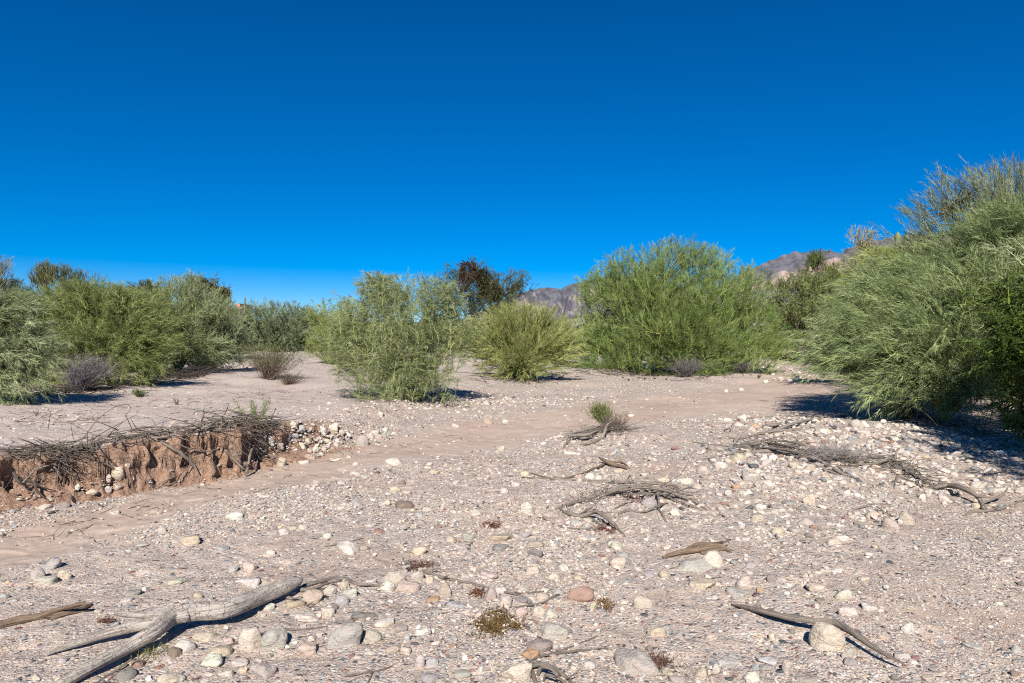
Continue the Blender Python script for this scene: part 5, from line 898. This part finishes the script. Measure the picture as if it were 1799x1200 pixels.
def stones():
    rng = R(500); rows = []
    for line in STONES.split('\n'):
        for it in line.split(';'):
            it, _, lab = it.partition('@'); f = it.split()
            if len(f) >= 6: rows.append([*map(float, f[:4]), f[4], f[5], lab.strip()])
    base = np.array([(r_[0], r_[1]+r_[3]/2-r_[3]*.12) for r_ in rows]); G = rays(base)
    # labels: look, size, then the nearest landmark; ties are told apart by their order from left to right or by which lies nearer
    keys = {}
    for i, r_ in enumerate(rows):
        if r_[6]: continue
        px, py, w_, h_, c_, s_ = r_[:6]
        d = [(math.hypot((px-l[0])*.7, (py-l[1])*1.4), l) for l in LAND]; dist, l = min(d, key=lambda q: q[0])
        dx, dy = px-l[0], py-l[1]
        rel = ('left of' if dx < 0 else 'right of') if abs(dx) > 1.6*abs(dy) else ('above' if dy < 0 else 'below')
        if 'end of' in l[2] or 'shadow' in l[2] or 'channel' in l[2] or 'gravel on' in l[2] or 'cluster' in l[2] or 'fan' in l[2] or 'foot' in l[2] or 'rill' in l[2] or 'sand edge' in l[2] or 'slabs' in l[2]: rel = 'at' if dist < 45 else rel
        keys.setdefault((('small ' if w_*G[i, 1] < 130 else '')+CN[c_]+' '+SN[s_]+' stone', rel+' '+l[2]), []).append(i)
    for (a_, b_), idx in keys.items():
        idx.sort(key=lambda i: rows[i][0])
        if len(idx) == 1: rows[idx[0]][6] = a_+' '+b_; continue
        for j, i in enumerate(idx):
            o_ = ['leftmost', 'second from left', 'third from left', 'fourth from left', 'fifth from left', 'sixth from left'][j] if j < len(idx)-1 else 'rightmost'
            rows[i][6] = a_+' '+b_+', '+o_+' of the '+['', '', 'two', 'three', 'four', 'five', 'six'][len(idx)]
    for i, (px, py, w_, h_, c_, s_, lab) in enumerate(rows):
        g = G[i]; k = g[1]/FPX; W = w_*k; a_ = math.atan2(H-g[2], g[1]); hv = h_*k
        Dp = (.8 if s_ != 'L' else .6)*W
        if Dp*math.sin(a_) > .75*hv: Dp = .75*hv/math.sin(a_)
        Dp = max(Dp, .45*W); Hv = min(max((hv-Dp*math.sin(a_)*.75)/math.cos(a_), .2*W), .95*W)
        sub = 4 if W/k > 44 else 3
        V, F = rock_shape(rng, s_ if not (s_ == 'R' and rng.random() < .3) else 'B', sub)
        bury = .45 if s_ != 'F' else .5
        Ht = Hv*.92/(1-bury)
        V = V*[W/2, Dp/2, Ht/2]
        tl = rng.uniform(-.22, .22); ct, st = math.cos(tl), math.sin(tl)
        V = np.stack([V[:, 0]*ct-V[:, 2]*st, V[:, 1], V[:, 0]*st*.6+V[:, 2]*ct], 1)
        yaw = rng.uniform(-.35, .35)
        if 'long grey boulder lying' in lab: V = V*[.34/W, .17/Dp, .12/Ht]; Ht = .12; yaw = -1.12
        if 'right one of the rounded' in lab or 'largest smooth oval' in lab:
            V[:, 2] += V[:, 0]*.25; yaw = .2
        o = link('stone', mesh_np('stone', V, F, M_STONE, None, True), None)
        y = g[1]+Dp*.42; x = g[0]*(y/g[1]); o.location = (x, y, float(zf(x, y))*.5+g[2]*.5+Ht/2-Ht*bury); o.rotation_euler = (0, 0, yaw)
        c = np.array(PAL[c_])*(1+.10*rng.normal())*(1+.03*rng.normal(size=3)); o.color = (*np.clip(c, .02, .75), 1)
        tag(o, lab, 'stone', 'stones lying in the wash')
    return G
SG = stones()

# ------------------------------------------------------------------ gravel: uncountable pebbles
def gravel():
    rng = R(600); PC = np.array([c for c, _ in PEB]); PW = np.array([w_ for _, w_ in PEB], float); PW /= PW.sum()
    sets = [(2.5, 4.6, 19000, .005, .020, 1), (4.6, 8, 30000, .007, .028, 1), (2.6, 8, 4200, .016, .052, 2), (8, 15, 20000, .012, .05, 1), (7, 15, 2600, .03, .09, 2), (15, 30, 12000, .02, .07, 1), (30, 60, 4000, .04, .12, 1)]
    V_, F_, C_, n0 = [], [], [], 0
    def put(x, y, s, sub, flat=(.28, .62), sink=.36, wht=0.0):
        nonlocal n0
        n = len(x); z = zf(x, y); T, F = ico(sub); nv = len(T)
        tv = np.stack([rock_shape(rng, str(rng.choice(['R', 'A', 'F', 'A', 'L'])), sub)[0] for _ in range(30)]); ti = rng.integers(0, 30, n)
        ax = np.stack([rng.uniform(.7, 1.25, n), rng.uniform(.55, .9, n), rng.uniform(*flat, n)], 1)*s[:, None]/2
        yw = rng.uniform(0, 6.28, n); P = tv[ti]*ax[:, None]
        tl = rng.normal(size=n)*.3; c, s_ = np.cos(tl)[:, None], np.sin(tl)[:, None]
        P = np.stack([P[..., 0]*c-P[..., 2]*s_, P[..., 1], P[..., 0]*s_+P[..., 2]*c], -1)
        c, s_ = np.cos(yw)[:, None], np.sin(yw)[:, None]
        P = np.stack([P[..., 0]*c-P[..., 1]*s_, P[..., 0]*s_+P[..., 1]*c, P[..., 2]], -1)
        P = P+np.stack([x, y, z+ax[:, 2]*(1-2*sink)], 1)[:, None]
        col = PC[rng.choice(len(PC), n, p=PW)]*(1+.14*rng.normal(size=(n, 1))); col = np.where(rng.random((n, 1)) < wht, np.array([.50, .445, .38])*(1+.1*rng.normal(size=(n, 1))), col).clip(.03, .72)
        V_.append(P.reshape(-1, 3)); C_.append(np.repeat(col, nv, 0)); F_.append((F[None]+(np.arange(n)*nv)[:, None, None]+n0).reshape(-1, 3)); n0 += n*nv
    for r0, r1, n, s0, s1, sub in sets:
        m = n*2; r = np.sqrt(rng.uniform(r0*r0, r1*r1, m)); th = rng.uniform(-.80, .80, m); x, y = r*np.sin(th), r*np.cos(th)
        z, soil, sand, terr = terrain(x, y, True)
        p = (1-.93*sand)*(1-.75*soil)*(1-.8*terr)*(.10+1.3*sm((fbm(x*.8, y*.8, 3, 91)+.55)/1.2))
        right = sm((x-y*.36)/.5)*sm((9.5-y)/2) if r0 < 8 else 0       # the right foreground is fine gravel only
        if s1 > .03 and r0 < 8: p = p*(1-.85*right)
        k = (rng.random(m) < p).nonzero()[0][:n]; s = s0+(s1-s0)*rng.random(len(k))**2.2
        put(x[k], y[k], s, sub)
    # cobble bar under the right driftwood, the rubble fan at the bank end and the apron before the middle shrubs
    def patch(px, py, sx, sy, n, s0, s1, wht=.4):
        q = np.stack([rng.normal(px, sx, n), rng.normal(py, sy, n)], 1); q[:, 1] = np.maximum(q[:, 1], 640); g = rays(q); s = s0+(s1-s0)*rng.random(n)**1.6
        put(g[:, 0], g[:, 1], s, 2, (.32, .68), .38, wht)
    patch(1470, 775, 120, 26, 480, .04, .16, .35); patch(1360, 820, 80, 30, 260, .03, .12, .35); patch(1560, 800, 80, 28, 240, .04, .14, .3); patch(1680, 850, 60, 18, 140, .04, .12, .4)
    patch(1540, 905, 36, 14, 60, .03, .08, .5); patch(1340, 870, 100, 40, 300, .03, .08, .4); patch(1390, 740, 60, 8, 120, .06, .16, .5)
    patch(545, 775, 45, 17, 280, .025, .10, .4); patch(660, 765, 20, 8, 60, .03, .09, .5); patch(1730, 790, 60, 20, 200, .05, .15, .3)
    patch(780, 705, 90, 9, 420, .04, .14, .45); patch(980, 700, 160, 12, 300, .04, .12, .3); patch(1400, 660, 30, 8, 50, .1, .35, .7); patch(1360, 645, 20, 5, 30, .1, .3, .7)
    patch(1100, 900, 130, 40, 260, .025, .07, .45); patch(960, 960, 130, 40, 200, .02, .06, .4); patch(1380, 960, 90, 50, 260, .02, .055, .4); patch(640, 1060, 130, 40, 160, .015, .045, .4); patch(400, 640, 60, 6, 60, .1, .3, .8); patch(1040, 785, 70, 14, 120, .03, .09, .5)
    patch(150, 885, 70, 10, 80, .015, .05, .3); patch(250, 850, 60, 6, 60, .012, .04, .3); patch(560, 900, 120, 20, 160, .015, .05, .4)
    V, F, C = np.vstack(V_), np.vstack(F_), np.vstack(C_)
    tag(link('gravel', mesh_np('gravel', V, F, M_PEB, C)), 'loose pink, cream and grey gravel strewn over the wash', 'gravel', kind='stuff')
gravel()
